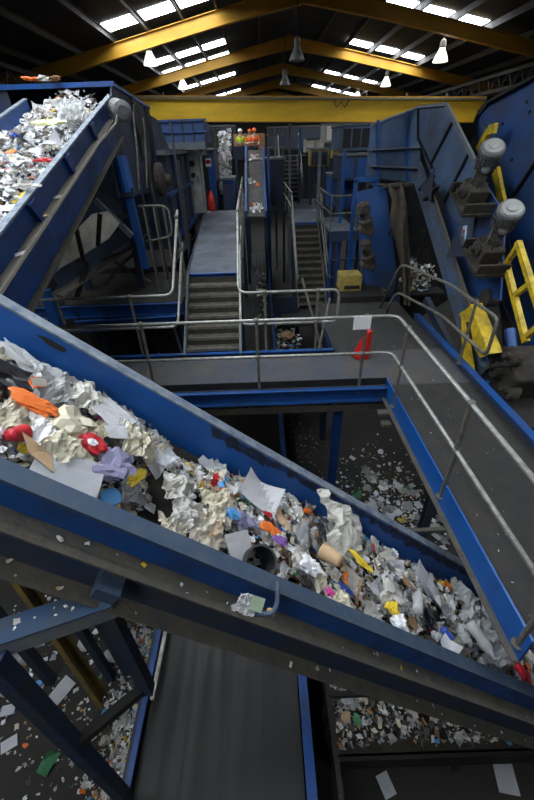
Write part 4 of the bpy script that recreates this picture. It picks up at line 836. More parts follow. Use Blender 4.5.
block('blue_cabin', 'grey-blue cabin with dark tall windows behind the portal frame, right of centre', 'cabin', 343, 126, 369, 150, 17, 2.5, BG, 3, DARK)
block('blue_tank', 'blue ribbed tank below the grey-blue cabin', 'tank', 340, 156, 370, 180, 16.6, 1.5, BLUED, 2, BLUE)
block('white_panel_housing', 'off-white panelled housing below the girder, right of centre', 'machine', 326, 124, 349, 142, 24, 2, GREYC, 2, WHITEP)
block('grey_hooded_machine', 'pale grey hooded machine above the small far staircase, right of centre', 'machine', 306, 139, 324, 152, 27, 1.5, GREYC, 2, CREAM)
block('blue_hopper_bin', 'blue hopper bin beside the farther platform rail', 'hopper', 332, 176, 353, 208, 18, 1.5, BLUE, 3, BLUEP)
block('yellow_machine', 'small ochre yellow machine among the far blue frames', 'machine', 311, 150, 328, 166, 22, 1.2, mat('ochre_dirty', (.35, .24, .03), .7, 0, (.12, .1, .05), .8, 2), 2, BLUED)
block('yellow_cabinet', 'yellow cabinet under the white panelled housing', 'cabinet', 333, 144, 341, 158, 21, .6, YELM, 1, YELM)
block('dark_blue_bin', 'dark blue bin right of the climbing belt conveyor', 'bin', 266, 160, 285, 205, 22, 2, BLUED, 3, BLUED, rail=True)
block('blue_side_bin', 'blue bin between the paper conveyor and the climbing belt', 'bin', 222, 180, 236, 215, 19, 1.5, BLUE, 2, BLUED)
block('blue_guard_box', 'blue guard box behind the grey cabinet', 'enclosure', 206, 150, 219, 212, 19, 2, BLUED, 2, BLUE)
block('far_control_room', 'long dim control room at the far end under the girder', 'cabin', 172, 128, 236, 150, 40, 3, WALLM, 6, DARK)
block('far_dark_container', 'long dark container at the far end right of the workers', 'container', 268, 128, 330, 148, 41, 3, WALLM, 6, BLUED)
block('right_far_cabin', 'dim cabin deep behind the blue windows, far right', 'cabin', 349, 124, 380, 150, 30, 2, DUSTY, 3, DARK)
# far little staircase
stairs('staircase', 'smallest staircase, steep and far off below the girder', 1.25, 2.25, 23.5, 4.1, 26.5, 6.1, 10, mstr=GALVD)
railing('handrail', 'grey handrail left of the smallest far staircase', [(1.15, 26.5, 7.2), (1.15, 23.5, 5.2)], [0, .5], [(1.15, 23.6, 5.25, 4.1), (1.15, 26.4, 7.1, 6.1)], 4.1)
railing('handrail', 'grey handrail right of the smallest far staircase', [(2.35, 26.5, 7.2), (2.35, 23.5, 5.2)], [0, .5], [(2.35, 23.6, 5.25, 4.1), (2.35, 26.4, 7.1, 6.1)], 4.1)
mb = MB(); mb.bb((.8, 26.4, 6.02), (3.6, 30, 6.1)); t = thing('upper_gallery', 'dark upper gallery at the head of the smallest staircase', 'platform', (2, 28, 0)); mb.build('deck', DARK, t)
for x in (1.0, 3.4): mb = MB(); mb.bar((x, 26.6, 0), (x, 26.6, 6.02), .14, .14, (0, 1, 0)); mb.build('leg', BLUED, t)
# vertical blue/grey posts
for k, (px, y0, y1, Y) in enumerate([(290, 120, 200, 21), (300, 128, 160, 23), (320, 150, 205, 17), (268, 150, 215, 20), (213, 128, 165, 22), (345, 150, 200, 15), (275, 128, 165, 25)]):
    a = at(px, y0, Y=Y); mb = MB(); mb.bar((a.x, Y, a.z), (a.x, Y, 0), .1, .1, (0, 1, 0)); tag(mb.build('steel_post', BLUE if k % 2 else DUSTY), 'slender upright steel post among the far machinery', 'steel post', 'upright posts among the far machinery')
# middle zone between the two stairs: side platform with litter
t = thing('catch_tray', 'dark catch tray with fallen litter right of the low conveyor, before the stairs', 'tray', (.8, 11, 0))
mb = MB(); mb.bb((.36, 8.4, 1.15), (1.2, 13.0, 1.2)); mb.build('tray', DARK, t)
mb = MB(); mb.bb((.36, 13.0, 1.15), (1.2, 13.05, 2.2)); mb.build('blue_end', BLUED, t)
for y in (8.6, 12.8): mb = MB(); mb.bar((.8, y, 0), (.8, y, 1.15), .1, .1, (0, 1, 0)); mb.build('leg', BLUED, t)
for a, b, lb in (((302, 278), (322, 350), 'grey strut slanting down from the loop rail, left of the pair'), ((330, 298), (318, 352), 'grey strut below the loop rail, right of the pair')):
    mb = MB(); mb.tube([at(*a, Y=6.6), at(b[0], b[1], Z=WZ)], .022, 8); tag(mb.build('tube_strut', GALVD), lb, 'strut')
# big tarp-like dark bins along left & right flanks (beyond the guardrails)
block('left_rear_machine', 'dark machine bulk behind the feed conveyor at the left edge', 'machine', -60, 120, 60, 330, 14, 3, BLUED, 4, DARK)
# lower right: frame and collection conveyor
t = thing('collection_conveyor', 'dark low conveyor with a blue-black frame heaped with waste, lower right', 'conveyor', (1.6, 1.8, 0))
mb = MB(); mb.bb((.62, 1.35, .68), (4.2, 2.5, .70)); mb.build('belt', RUBBER, t)
mb = MB(); mb.bb((.62, 1.29, .35), (4.2, 1.33, .68)); mb.build('side_panel', DARK, t)
mb = MB(); mb.bb((.62, 2.52, .35), (4.2, 2.56, .85)); mb.build('side_panel', BLUED, t)
for x in (.75, 2.2, 4.0):
    for y in (1.34, 2.5): mb = MB(); mb.bar((x, y, 0), (x, y, .5), .08, .08, (0, 1, 0)); mb.build('leg', BLUED, t)
a = at(328, 695, Z=1.5); b = at(420, 706, Z=1.5); c = at(335, 800, Z=1.5)
t = thing('open_steel_frame', 'dark open steel frame over the waste, lower right beside the blue conveyor rail', 'steel frame', (a.x, a.y, 0))
mb = MB(); mb.bar(a, (b.x + .2, a.y, 1.5), .05, .06); mb.build('rail', DARK, t)
mb = MB(); mb.bar(a, (a.x, a.y - .9, 1.5), .05, .06); mb.build('rail', DARK, t)
for x, y in ((a.x, a.y), (b.x + .2, a.y), (a.x, a.y - .9)): mb = MB(); mb.bar((x, y, 0), (x, y, 1.5), .05, .05, (0, 1, 0)); mb.build('leg', DARK, t)
# ================================================================== WASTE
random.seed(21)
def wm(name, col, rough=.7, printed=False, **k):
    M = mat('waste_' + name, col, rough, **k)
    if printed and 'pr' not in M:
        M['pr'] = 1; nt = M.node_tree; b = nt.nodes['Principled BSDF']; tc = nt.nodes.new('ShaderNodeTexCoord')
        br = nt.nodes.new('ShaderNodeTexBrick'); br.inputs['Scale'].default_value = 3.0; br.inputs['Mortar Size'].default_value = .09; br.inputs['Brick Width'].default_value = .13; br.inputs['Row Height'].default_value = .12
        br.inputs['Color1'].default_value = (*[c * .72 for c in col], 1); br.inputs['Color2'].default_value = (*col, 1); br.inputs['Mortar'].default_value = (*col, 1)
        nt.links.new(tc.outputs['Object'], br.inputs['Vector']); nt.links.new(br.outputs['Color'], b.inputs['Base Color'])
    return M
WHITE = wm('white_paper', (.80, .80, .82), vary=.12); PRINT = wm('printed_paper', (.76, .77, .80), printed=True); NEWS = wm('newsprint', (.50, .48, .43), printed=True)
OFFW = wm('offwhite_paper', (.55, .53, .48), vary=.25); CLEAR = wm('clear_film', (.55, .56, .56), .25, alpha=.62); GREYF = wm('grey_film', (.32, .33, .34), .3, vary=.3)
CREAMF = wm('cream_bag', (.58, .53, .40), .45, vary=.2); BROWN = wm('brown_card', (.36, .20, .09), .8, vary=.25); BROWNL = wm('light_card', (.48, .32, .18), .8)
BLACK = wm('black_plastic', (.012, .012, .014), .3); RED = wm('red_pack', (.55, .02, .03), .4); ORANGE = wm('orange_pack', (.75, .16, .02), .5)
YELLOW = wm('yellow_pack', (.72, .52, .03), .5); LBLUE = wm('light_blue_plastic', (.08, .30, .62), .4); DBLUE = wm('dark_blue_pack', (.03, .07, .35), .4); GREEN = wm('green_pack', (.10, .32, .16), .5)
LILAC = wm('lilac_cloth', (.25, .24, .36), .85, dirt=(.16, .15, .24), dirt_amt=.8, scale=20); PINK = wm('magenta_pack', (.6, .05, .3), .5); PGREEN = wm('pale_green_paper', (.50, .62, .46), .7)
STAIN = wm('stained_bag', (.55, .50, .40), .4, dirt=(.70, .32, .07), dirt_amt=.7, scale=4, thr=.62); DGREY = wm('dark_scrap', (.08, .075, .07), .8)
# --- prototype meshes (unit ~1 m, scaled when placed)
def finish(bm, name, smooth=True):
    me = bpy.data.meshes.new(name); bmesh.ops.recalc_face_normals(bm, faces=bm.faces); bm.to_mesh(me); bm.free()
    if smooth:
        for p in me.polygons: p.use_smooth = True
    me.materials.append(WHITE); return me
def grid(nx, ny, fn, name, th=.0, smooth=True):
    bm = bmesh.new(); V = [[bm.verts.new(fn(i / nx, j / ny)) for j in range(ny + 1)] for i in range(nx + 1)]
    for i in range(nx):
        for j in range(ny): bm.faces.new((V[i][j], V[i + 1][j], V[i + 1][j + 1], V[i][j + 1]))
    if th: 
        r = bmesh.ops.solidify(bm, geom=bm.faces[:], thickness=th)
    return finish(bm, name, smooth)
def nz(p, s=1.0, o=0): return noise.noise_vector(Vector(p) * s + Vector((o * 7.3, o * 3.1, o * 1.7)))
def m_sheet(seed, curl=.12, asp=1.41):
    rnd = random.Random(seed); k1, k2, ph = rnd.uniform(-curl, curl), rnd.uniform(-curl, curl), rnd.uniform(0, 6); fold = rnd.uniform(.25, .45); fa = rnd.uniform(.2, 1.2)
    def fn(u, v):
        x, y = u - .5, (v - .5) / asp; z = k1 * (2 * x) ** 2 + k2 * math.sin(x * 3 + y * 5 + ph) * .6
        w = x + y - fold
        if w > 0 and curl > .05: z += w * fa; x -= w * .3; y -= w * .3
        return (x, y, z + .035 * abs(nz((x, y, 0), 3.5, seed).z))
    return grid(9, 7, fn, 'paper_sheet', .004, False)
def m_crumple(seed, flat=.6, sub=3, amp=.45, fr=2.2):
    bm = bmesh.new(); bmesh.ops.create_icosphere(bm, subdivisions=sub, radius=.5)
    rnd = random.Random(seed)
    st = Vector((rnd.uniform(.7, 1.3), rnd.uniform(.6, 1.1), flat * rnd.uniform(.7, 1.2)))
    for v in bm.verts:
        n1 = nz(v.co, fr, seed); n2 = nz(v.co, fr * 2.7, seed + 5); d = 1 + amp * (abs(n1.x) * 2.4 - .7) + amp * .55 * (abs(n2.y) * 2.5 - .6)
        v.co = Vector((v.co.x * st.x, v.co.y * st.y, v.co.z * st.z)) * d + n2 * .05
    return finish(bm, 'crumple', False)
def m_film(seed, amp=.18, n=18, tear=.3):
    def fn(u, v):
        x, y = u - .5, v - .5; q = Vector((x, y, 0)); a = nz(q, 2.8, seed); b = nz(q, 8.5, seed + 3)
        z = amp * (1 - abs(a.z) * 3.0) * .6 + amp * .35 * (1 - abs(b.z) * 3); r = 1 + tear * a.x * 1.5
        return (x * r + b.x * .05, y * r + a.y * .15 + b.y * .05, z - .35 * (x * x + y * y))
    return grid(n, n, fn, 'film', 0, False)
def m_card(seed):
    rnd = random.Random(seed); n = rnd.choice([4, 5, 5, 6]); bm = bmesh.new(); pts = []
    for k in range(n): a = 2 * math.pi * k / n + rnd.uniform(-.25, .25); r = rnd.uniform(.35, .55); pts.append((r * math.cos(a), r * math.sin(a) * .7))
    vs = [bm.verts.new((x, y, 0)) for x, y in pts]; f = bm.faces.new(vs); bmesh.ops.triangulate(bm, faces=[f]); bmesh.ops.subdivide_edges(bm, edges=bm.edges[:], cuts=2, use_grid_fill=True)
    kx = rnd.uniform(-.5, .5); ka = rnd.uniform(0, 3)
    for v in bm.verts: s = v.co.x * math.cos(ka) + v.co.y * math.sin(ka); v.co.z = abs(s) * kx + .03 * nz(v.co, 4, seed).z
    bmesh.ops.solidify(bm, geom=bm.faces[:], thickness=.018); return finish(bm, 'card', False)
def m_lathe(prof, name, n=14, dent=0, seed=0):
    bm = bmesh.new(); R_ = []
    for h, r in prof: R_.append([bm.verts.new((h, r * math.cos(2 * math.pi * k / n), r * math.sin(2 * math.pi * k / n))) for k in range(n)])
    for a, b in zip(R_[:-1], R_[1:]):
        for k in range(n): bm.faces.new((a[k], a[(k + 1) % n], b[(k + 1) % n], b[k]))
    bm.faces.new(R_[0]); 
    if prof[-1][1] < .1 or dent >= 0: bm.faces.new(R_[-1][::-1])
    if dent:
        for v in bm.verts: v.co += nz(v.co, 4, seed) * abs(dent)
    return finish(bm, name)
def m_strip(seed, w=.04):
    rnd = random.Random(seed); a, b, c = rnd.uniform(-.15, .15), rnd.uniform(.02, .12), rnd.uniform(0, 6)
    return grid(14, 1, lambda u, v: (u - .5, a * math.sin(u * 5 + c) + (v - .5) * w, b * math.sin(u * 7 + c)), 'strip', .004)
P_ = dict(
    sheet=[m_sheet(i) for i in range(6)], flat=[m_sheet(i + 40, .03) for i in range(3)], crumple=[m_crumple(i) for i in range(8)], bag=[m_crumple(i + 20, .5, 3, .6, 1.6) for i in range(5)],
    film=[m_film(i) for i in range(7)], card=[m_card(i) for i in range(6)], strip=[m_strip(i) for i in range(4)],
    bottle=[m_lathe([(-.5, .12), (-.46, .16), (-.2, .165), (-.1, .14), (.05, .165), (.2, .15), (.36, .06), (.46, .05), (.5, .055)], 'bottle', 14, .03, s) for s in (1, 2)],
    can=[m_lathe([(-.5, .22), (-.46, .27), (-.3, .25), (0, .24), (.2, .28), (.46, .27), (.5, .22)], 'can', 14, .06, s) for s in (1, 2)],
    cup=[m_lathe([(-.5, .26), (-.45, .27), (.45, .40), (.5, .42), (.45, .38), (-.4, .24)], 'cup', 18, .02, 3)])
random.seed(77)
KNAME = dict(sheet='paper_sheet', flat='paper_sheet', crumple='crumpled_paper', bag='plastic_bag', film='plastic_film', card='cardboard_piece', strip='plastic_strip', bottle='plastic_bottle', can='drink_can', cup='plastic_cup')
KCAT = dict(sheet='paper', flat='paper', crumple='paper', bag='plastic bag', film='plastic film', card='cardboard', strip='plastic strip', bottle='bottle', can='can', cup='cup')
def put(kind, pos, size, rot, M, label, cat=None, name=None, group=None, seed=None, sc3=None):
    me = P_[kind][(seed if seed is not None else random.randrange(99)) % len(P_[kind])]
    o = bpy.data.objects.new(name or KNAME[kind], me); C.objects.link(o); o.location = pos
    o.rotation_mode = 'QUATERNION'; o.rotation_quaternion = rot
    o.scale = sc3 if sc3 else (size, size, size)
    o.material_slots[0].link = 'OBJECT'; o.material_slots[0].material = M
    return tag(o, label, cat or KCAT[kind], group)
def orient(nrm, ang, tx=0, ty=0):
    q = Vector((0, 0, 1)).rotation_difference(Vector(nrm)); from mathutils import Quaternion
    return q @ Quaternion((0, 0, 1), ang) @ Quaternion((1, 0, 0), tx) @ Quaternion((0, 1, 0), ty)
UPB = NB
def big(kind, px, py, h, size, ang, M, label, tx=0, ty=0, seed=0, name=None, cat=None, sc3=None):
    """a named piece on the diagonal conveyor: h = height over the belt"""
    p = on_belt(px, py, 3.98 + (h + .02) * 1.29)
    return put(kind, p, size, orient(UPB, math.radians(ang), tx, ty), M, label, cat, name, None, seed, sc3)
# heap outline on the diagonal belt in (x, y) of the belt
def bxy(pl): return [on_belt(x, y, 4.05).to_2d() for x, y in pl]
C1 = bxy([(-60, 330), (20, 350), (70, 372), (118, 396), (165, 425), (168, 450), (142, 472), (150, 500), (110, 515)]) + [Vector((-.75, 1.3)), Vector((-2.3, 1.3))]
C2 = bxy([(160, 450), (205, 462), (262, 482), (330, 500), (330, 540)]) + [Vector((.28, 1.3)), Vector((-.42, 1.3))]
C3 = bxy([(318, 500), (372, 535), (420, 562), (470, 590), (500, 606), (560, 650)]) + [Vector((3.4, 1.3)), Vector((.2, 1.3))]
def inside(p, poly):
    c = False; j = len(poly) - 1
    for i in range(len(poly)):
        a, b = poly[i], poly[j]
        if (a.y > p.y) != (b.y > p.y) and p.x < (b.x - a.x) * (p.y - a.y) / (b.y - a.y) + a.x: c = not c
        j = i
    return c
def edge_d(p, poly):
    d = 9; j = len(poly) - 1
    for i in range(len(poly)):
        a, b = poly[j], poly[i]; ab = b - a; t = max(0, min(1, (p - a).dot(ab) / ab.length_squared)); d = min(d, (a + ab * t - p).length); j = i
    return d
def samp(poly):
    xs = [p.x for p in poly]; ys = [p.y for p in poly]
    while True:
        p = Vector((random.uniform(min(xs), max(xs)), random.uniform(min(ys), max(ys))))
        if inside(p, poly): return p
def heap_h(p, poly, hm=.17): return hm * min(1, edge_d(p, poly) / .22)
PAL = [(WHITE, 24), (OFFW, 20), (CREAMF, 11), (GREYF, 13), (CLEAR, 8), (BROWN, 8), (BROWNL, 4), (NEWS, 8), (RED, .8), (ORANGE, .7), (YELLOW, .9), (LBLUE, .6), (DBLUE, .5), (GREEN, .4), (BLACK, 4), (DGREY, 7), (PINK, .2)]
PMATS = [a for a, _ in PAL]
def wchoice(pal=PAL):
    return random.choices(range(len(pal)), [w for _, w in pal])[0]
def scraps(name, label, sampler, n, smin, smax, weights=None, flatn=None, cat='litter', amp=.35):
    """uncountable shreds as one object: crumpled little patches lying over each other"""
    mb = MB(); pal = weights or PAL
    for _ in range(n):
        p, nr = sampler(); s = random.uniform(smin, smax) * random.choice((.5, .7, 1, 1)); q = orient(nr, random.uniform(0, 6.3), random.gauss(0, amp), random.gauss(0, amp)); R = q.to_matrix(); asp = random.uniform(.4, 1)
        mb.mi = random.choices(range(len(pal)), [w for _, w in pal])[0]; g = 3
        vs = [p + R @ Vector(((i / (g - 1) - .5) * s + random.gauss(0, s * .08), (j / (g - 1) - .5) * s * asp + random.gauss(0, s * .08), random.gauss(0, s * .12))) for i in range(g) for j in range(g)]
        mb.add(vs, [[i * g + j, (i + 1) * g + j, (i + 1) * g + j + 1, i * g + j + 1] for i in range(g - 1) for j in range(g - 1)])
    o = mb.build(name, [a for a, _ in pal]); tag(o, label, cat, kind='stuff'); return o
def base_sheet(name, label, pts_fn, nx, ny, M):
    pass
# ---- scatter of fine shreds on the diagonal belt
for poly, n, nm in ((C1, 3200, 'uppermost'), (C2, 2600, 'middle'), (C3, 4800, 'lowest')):
    def sm(poly=poly):
        p = samp(poly); h = heap_h(p, poly) * random.uniform(.1, .92); return dp(p.x, p.y, 3.99 + h * 1.29), NB
    scraps('shredded_waste', 'fine mixed shreds filling the %s heap on the diagonal conveyor' % nm, sm, n, .02, .10)
# individual pieces on the diagonal belt
CN = {WHITE.name: 'white', OFFW.name: 'off-white', CREAMF.name: 'cream', GREYF.name: 'grey', CLEAR.name: 'clear', BROWN.name: 'brown', BROWNL.name: 'light brown', NEWS.name: 'printed newsprint', RED.name: 'red', ORANGE.name: 'orange',
      YELLOW.name: 'yellow', LBLUE.name: 'light blue', DBLUE.name: 'dark blue', GREEN.name: 'green', BLACK.name: 'black', DGREY.name: 'dark grey', PINK.name: 'magenta', PRINT.name: 'printed white', LILAC.name: 'lilac', PGREEN.name: 'pale green'}
KW = dict(sheet='sheet of paper', flat='flat paper sheet', crumple='crumpled paper wad', bag='scrunched plastic bag', film='piece of plastic film', card='piece of cardboard', strip='thin strip', bottle='plastic bottle', can='dented can', cup='cup')
COMBO = [('crumple', WHITE, 14), ('crumple', OFFW, 16), ('crumple', NEWS, 7), ('sheet', WHITE, 9), ('sheet', NEWS, 5), ('film', CLEAR, 5), ('film', GREYF, 8), ('film', CREAMF, 7), ('bag', CREAMF, 6), ('bag', GREYF, 5), ('bag', OFFW, 6),
         ('card', BROWN, 7), ('card', BROWNL, 3), ('strip', WHITE, 3), ('strip', BLACK, 2), ('bag', BLACK, 3), ('film', BLACK, 2), ('crumple', RED, 1), ('card', ORANGE, 1), ('crumple', YELLOW, 1.2), ('bag', LBLUE, 1), ('card', DBLUE, .8), ('sheet', GREEN, .8), ('bottle', CLEAR, 1.5), ('can', GREYF, 1), ('crumple', PINK, .5)]
def scatter(n, sampler, where, smin, smax, combo=COMBO, flat=.45):
    for _ in range(n):
        k, M, _w = random.choices(combo, [c[2] for c in combo])[0]; p, nr = sampler(); s = random.uniform(smin, smax) * (1.5 if k in ('film', 'strip', 'sheet') else 1.0)
        lb = '%s %s in %s' % (CN[M.name], KW[k], where); gp = '%s %ss in %s' % (CN[M.name], KW[k], where)
        put(k, p, s, orient(nr, random.uniform(0, 6.3), random.gauss(0, flat), random.gauss(0, flat)), M, lb, group=gp)
for poly, n, nm in ((C1, 70, 'uppermost'), (C2, 58, 'middle'), (C3, 165, 'lowest')):
    def sm(poly=poly):
        p = samp(poly); h = heap_h(p, poly) * random.uniform(.45, .95) + .01; return dp(p.x, p.y, 3.99 + h * 1.29), NB
    scatter(n, sm, 'the %s heap on the diagonal conveyor' % nm, .06, .155 if nm == 'lowest' else .135)
# few bits on bare belt
def sm():
    p = Vector((random.uniform(-1.2, 2.6), random.uniform(1.7, 2.34))); return dp(p.x, p.y, 3.995 + .02), NB
scraps('belt_crumbs', 'tiny crumbs sprinkled on the bare belt of the diagonal conveyor', sm, 70, .008, .03, amp=.15)
# ---- the pieces one can single out
big('flat', 68, 474, .20, .36, 8, PRINT, 'large white printed sheet lying against the front panel, uppermost heap', .10, .0, 0)
big('flat', 113, 414, .21, .27, -28, WHITE, 'white A4 sheet lying flat near the top of the uppermost heap', .05, -.1, 1)
big('flat', 117, 432, .235, .15, 38, WHITE, 'small folded white sheet on top of the larger A4 sheet', 0, .1, 2)
big('crumple', 93, 443, .23, .19, -8, RED, 'crimson crisp packet on the uppermost heap', 0, 0, 1, 'snack_packet', 'packet', (.25, .11, .08))
big('crumple', 93, 442, .262, .05, 0, WHITE, 'white blaze on the crimson packet', 0, 0, 1, 'packet_flap', 'packet', (.09, .04, .03))
big('crumple', 115, 466, .20, .25, 60, LILAC, 'lilac-grey crumpled cloth beside the printed sheet', 0, 0, 3, 'crumpled_cloth', 'cloth', (.29, .24, .16))
big('bag', 28, 362, .16, .4, -20, CLEAR, 'long whitish translucent bag stretched along the top left of the uppermost heap', .2, 0, 1, sc3=(.62, .16, .12))
big('film', 58, 385, .2, .34, 30, CLEAR, 'clear glossy film draped at the upper left of the uppermost heap', 0, .2, 2)
big('bag', 10, 378, .18, .34, 10, BLACK, 'black bin bag at the left edge of the uppermost heap', 0, 0, 3, sc3=(.34, .2, .14))
big('crumple', 36, 404, .23, .2, 10, ORANGE, 'orange crumpled wrapper, larger of the two on the uppermost heap', 0, 0, 5, 'snack_wrapper', 'wrapper', (.27, .14, .07))
big('card', 38, 383, .24, .13, 40, ORANGE, 'small orange carton with a pale label, uppermost heap', .2, 0, 0, 'small_carton', 'carton')
big('flat', 39, 382, .262, .08, 40, OFFW, 'pale square label lying on the small orange carton', .2, 0, 0)
big('cup', 17, 434, .22, .12, 70, RED, 'glossy red plastic cup at the left of the uppermost heap', 0, .5, 0)
big('card', 38, 452, .22, .26, -25, BROWNL, 'long tan cardboard piece beside the red cup', 0, .2, 2, sc3=(.34, .16, .2))
big('bag', 70, 425, .2, .24, 50, CREAMF, 'cream carrier bag in the centre of the uppermost heap', 0, 0, 0)
big('film', 78, 448, .22, .28, 80, CREAMF, 'pale creamy plastic sheet fanning out above the printed sheet', .4, 0, 4)
big('film', 22, 412, .2, .2, 10, CREAMF, 'small cream film tuck beside the orange wrapper', .3, 0, 5)
big('strip', 122, 509, .05, .24, -12, YELLOW, 'yellow plastic strip on the bare belt at the foot of the uppermost heap', 0, 0, 1, sc3=(.24, .7, .3))
big('crumple', 136, 476, .1, .1, 70, YELLOW, 'yellow crumpled scrap at the right side of the uppermost heap', 0, 0, 6, sc3=(.16, .07, .07))
big('can', 111, 497, .07, .1, 0, LBLUE, 'light blue round lid near the foot of the uppermost heap', 0, 1.5, 0, 'plastic_disc', 'plastic disc', (.03, .22, .22))
big('film', 133, 490, .08, .18, 20, GREYF, 'torn greyish film trailing onto the bare belt', 0, .2, 1)
big('sheet', 157, 462, .09, .2, -40, WHITE, 'white folded sheet at the upper left of the middle heap', .5, 0, 1)
big('sheet', 167, 458, .13, .17, 60, PRINT, 'printed folded sheet leaning on the upper left of the middle heap', -.5, 0, 3)
big('flat', 206, 463, .04, .13, -25, WHITE, 'small white card on the bare belt behind the middle heap', .1, 0, 2)
big('crumple', 201, 474, .06, .1, 10, YELLOW, 'yellow scrap just below the small white card', 0, 0, 2, sc3=(.13, .05, .05))
big('film', 180, 487, .16, .2, 10, OFFW, 'off-white bag with folded mouth in the middle heap', .2, 0, 0)
big('film', 205, 528, .19, .27, 30, STAIN, 'pale bag with yellow-orange stains in the middle heap', .1, 0, 3, 'stained_bag', 'plastic bag')
big('bag', 232, 514, .2, .12, 0, LBLUE, 'bright light blue scrunched plastic in the middle heap', 0, 0, 2)
big('bag', 243, 520, .17, .18, 0, LILAC, 'lilac-grey wad beside the bright blue plastic, middle heap', 0, 0, 4, 'crumpled_cloth', 'cloth')
big('sheet', 259, 494, .18, .36, -15, WHITE, 'big bulging white sheet at the back of the middle heap', .15, .1, 0)
big('flat', 240, 546, .17, .24, 35, WHITE, 'white square sheet beside the black bucket', .25, 0, 1, sc3=(.22, .26, .24))
big('card', 281, 515, .18, .22, -50, BROWNL, 'tan padded envelope right of the big bulging sheet', 0, 0, 1, 'padded_envelope', 'envelope', (.3, .16, .2))
big('crumple', 271, 528, .22, .13, 0, ORANGE, 'orange-red wrapper in the middle heap beside the tan envelope', 0, 0, 2, 'snack_wrapper', 'wrapper', (.13, .08, .05))
big('crumple', 281, 541, .22, .1, 0, mat('waste_purple', (.2, .08, .35), .5), 'purple wrapper in the middle heap near the black bucket', 0, 0, 3, 'snack_wrapper', 'wrapper', (.12, .09, .06))
big('crumple', 268, 514, .22, .1, 0, RED, 'small red wrapper left of the tan envelope', 0, 0, 7, 'snack_wrapper', 'wrapper', (.1, .05, .04))
big('crumple', 308, 511, .15, .1, 20, ORANGE, 'orange and yellow wrapper at the back where the middle and lowest heaps meet', 0, 0, 4, 'snack_wrapper', 'wrapper', (.16, .08, .05))
big('sheet', 305, 530, .2, .26, 70, WHITE, 'white sheet standing left of the big newsprint sheet', .5, 0, 4)
big('film', 346, 528, .24, .52, 15, mat('waste_newsbig', (.60, .58, .52), .75, dirt=(.30, .29, .27), dirt_amt=.7, scale=5, thr=.52, stretch=(1, 6, 1)), 'largest crumpled newsprint sheet, rising above the lowest heap', .3, .2, 6, 'newspaper_sheet', 'newspaper')
big('bag', 322, 532, .21, .16, 80, BLACK, 'black rag between the white sheet and the big newsprint', 0, 0, 1, sc3=(.26, .09, .12))
big('cup', 332, 556, .24, .17, 120, BROWNL, 'tan paper cup lying at the upper end of the lowest heap', 0, .6, 0)
big('crumple', 310, 566, .23, .15, 10, WHITE, 'thick white wad beside the front panel, upper end of the lowest heap', 0, 0, 0, sc3=(.2, .15, .13))
big('bag', 360, 560, .24, .18, -30, YELLOW, 'bright yellow bag under the big newsprint sheet', 0, 0, 2, sc3=(.22, .1, .1))
big('card', 358, 590, .25, .28, 60, BROWN, 'upright brown cardboard slab in the lowest heap', .9, 0, 3)
big('card', 378, 566, .24, .2, 100, BROWNL, 'tan cardboard offcut standing right of the yellow bag', .7, 0, 4)
big('flat', 424, 578, .22, .28, -35, WHITE, 'white folded leaflet at the back of the lowest heap', .2, .3, 1)
big('flat', 434, 590, .22, .2, -35, WHITE, 'narrow white sheet just below the folded leaflet', .1, .2, 0)
big('bag', 391, 593, .25, .2, 0, OFFW, 'puffy off-white bag in the centre of the lowest heap', 0, 0, 3)
big('crumple', 393, 608, .26, .12, 0, YELLOW, 'yellow and white packet beside the puffy off-white bag', 0, 0, 3, 'snack_packet', 'packet')
big('bag', 400, 622, .25, .2, -20, WHITE, 'smooth white bag against the front panel, lowest heap', 0, 0, 1)
big('can', 447, 634, .25, .11, -30, DBLUE, 'dark blue crushed drink can in the lowest heap', 0, 0, 1)
big('sheet', 448, 646, .25, .15, -40, WHITE, 'small white triangle of paper below the blue can', .3, 0, 2)
big('bottle', 418, 600, .26, .28, 60, CLEAR, 'clear bottle in the lowest heap right of the puffy bag', 0, 0, 0)
big('film', 476, 615, .24, .42, -30, GREYF, 'grey ribbed plastic film towards the end of the lowest heap', .2, 0, 4)
big('film', 500, 640, .24, .4, 10, GREYF, 'grey crinkled film at the bottom end of the lowest heap', .2, 0, 5)
big('bottle', 482, 640, .27, .32, -55, CLEAR, 'long clear bottle near the bottom end of the lowest heap', 0, 0, 1)
big('crumple', 523, 672, .25, .14, 0, RED, 'red lump at the lowest visible end of the heap', 0, 0, 2)
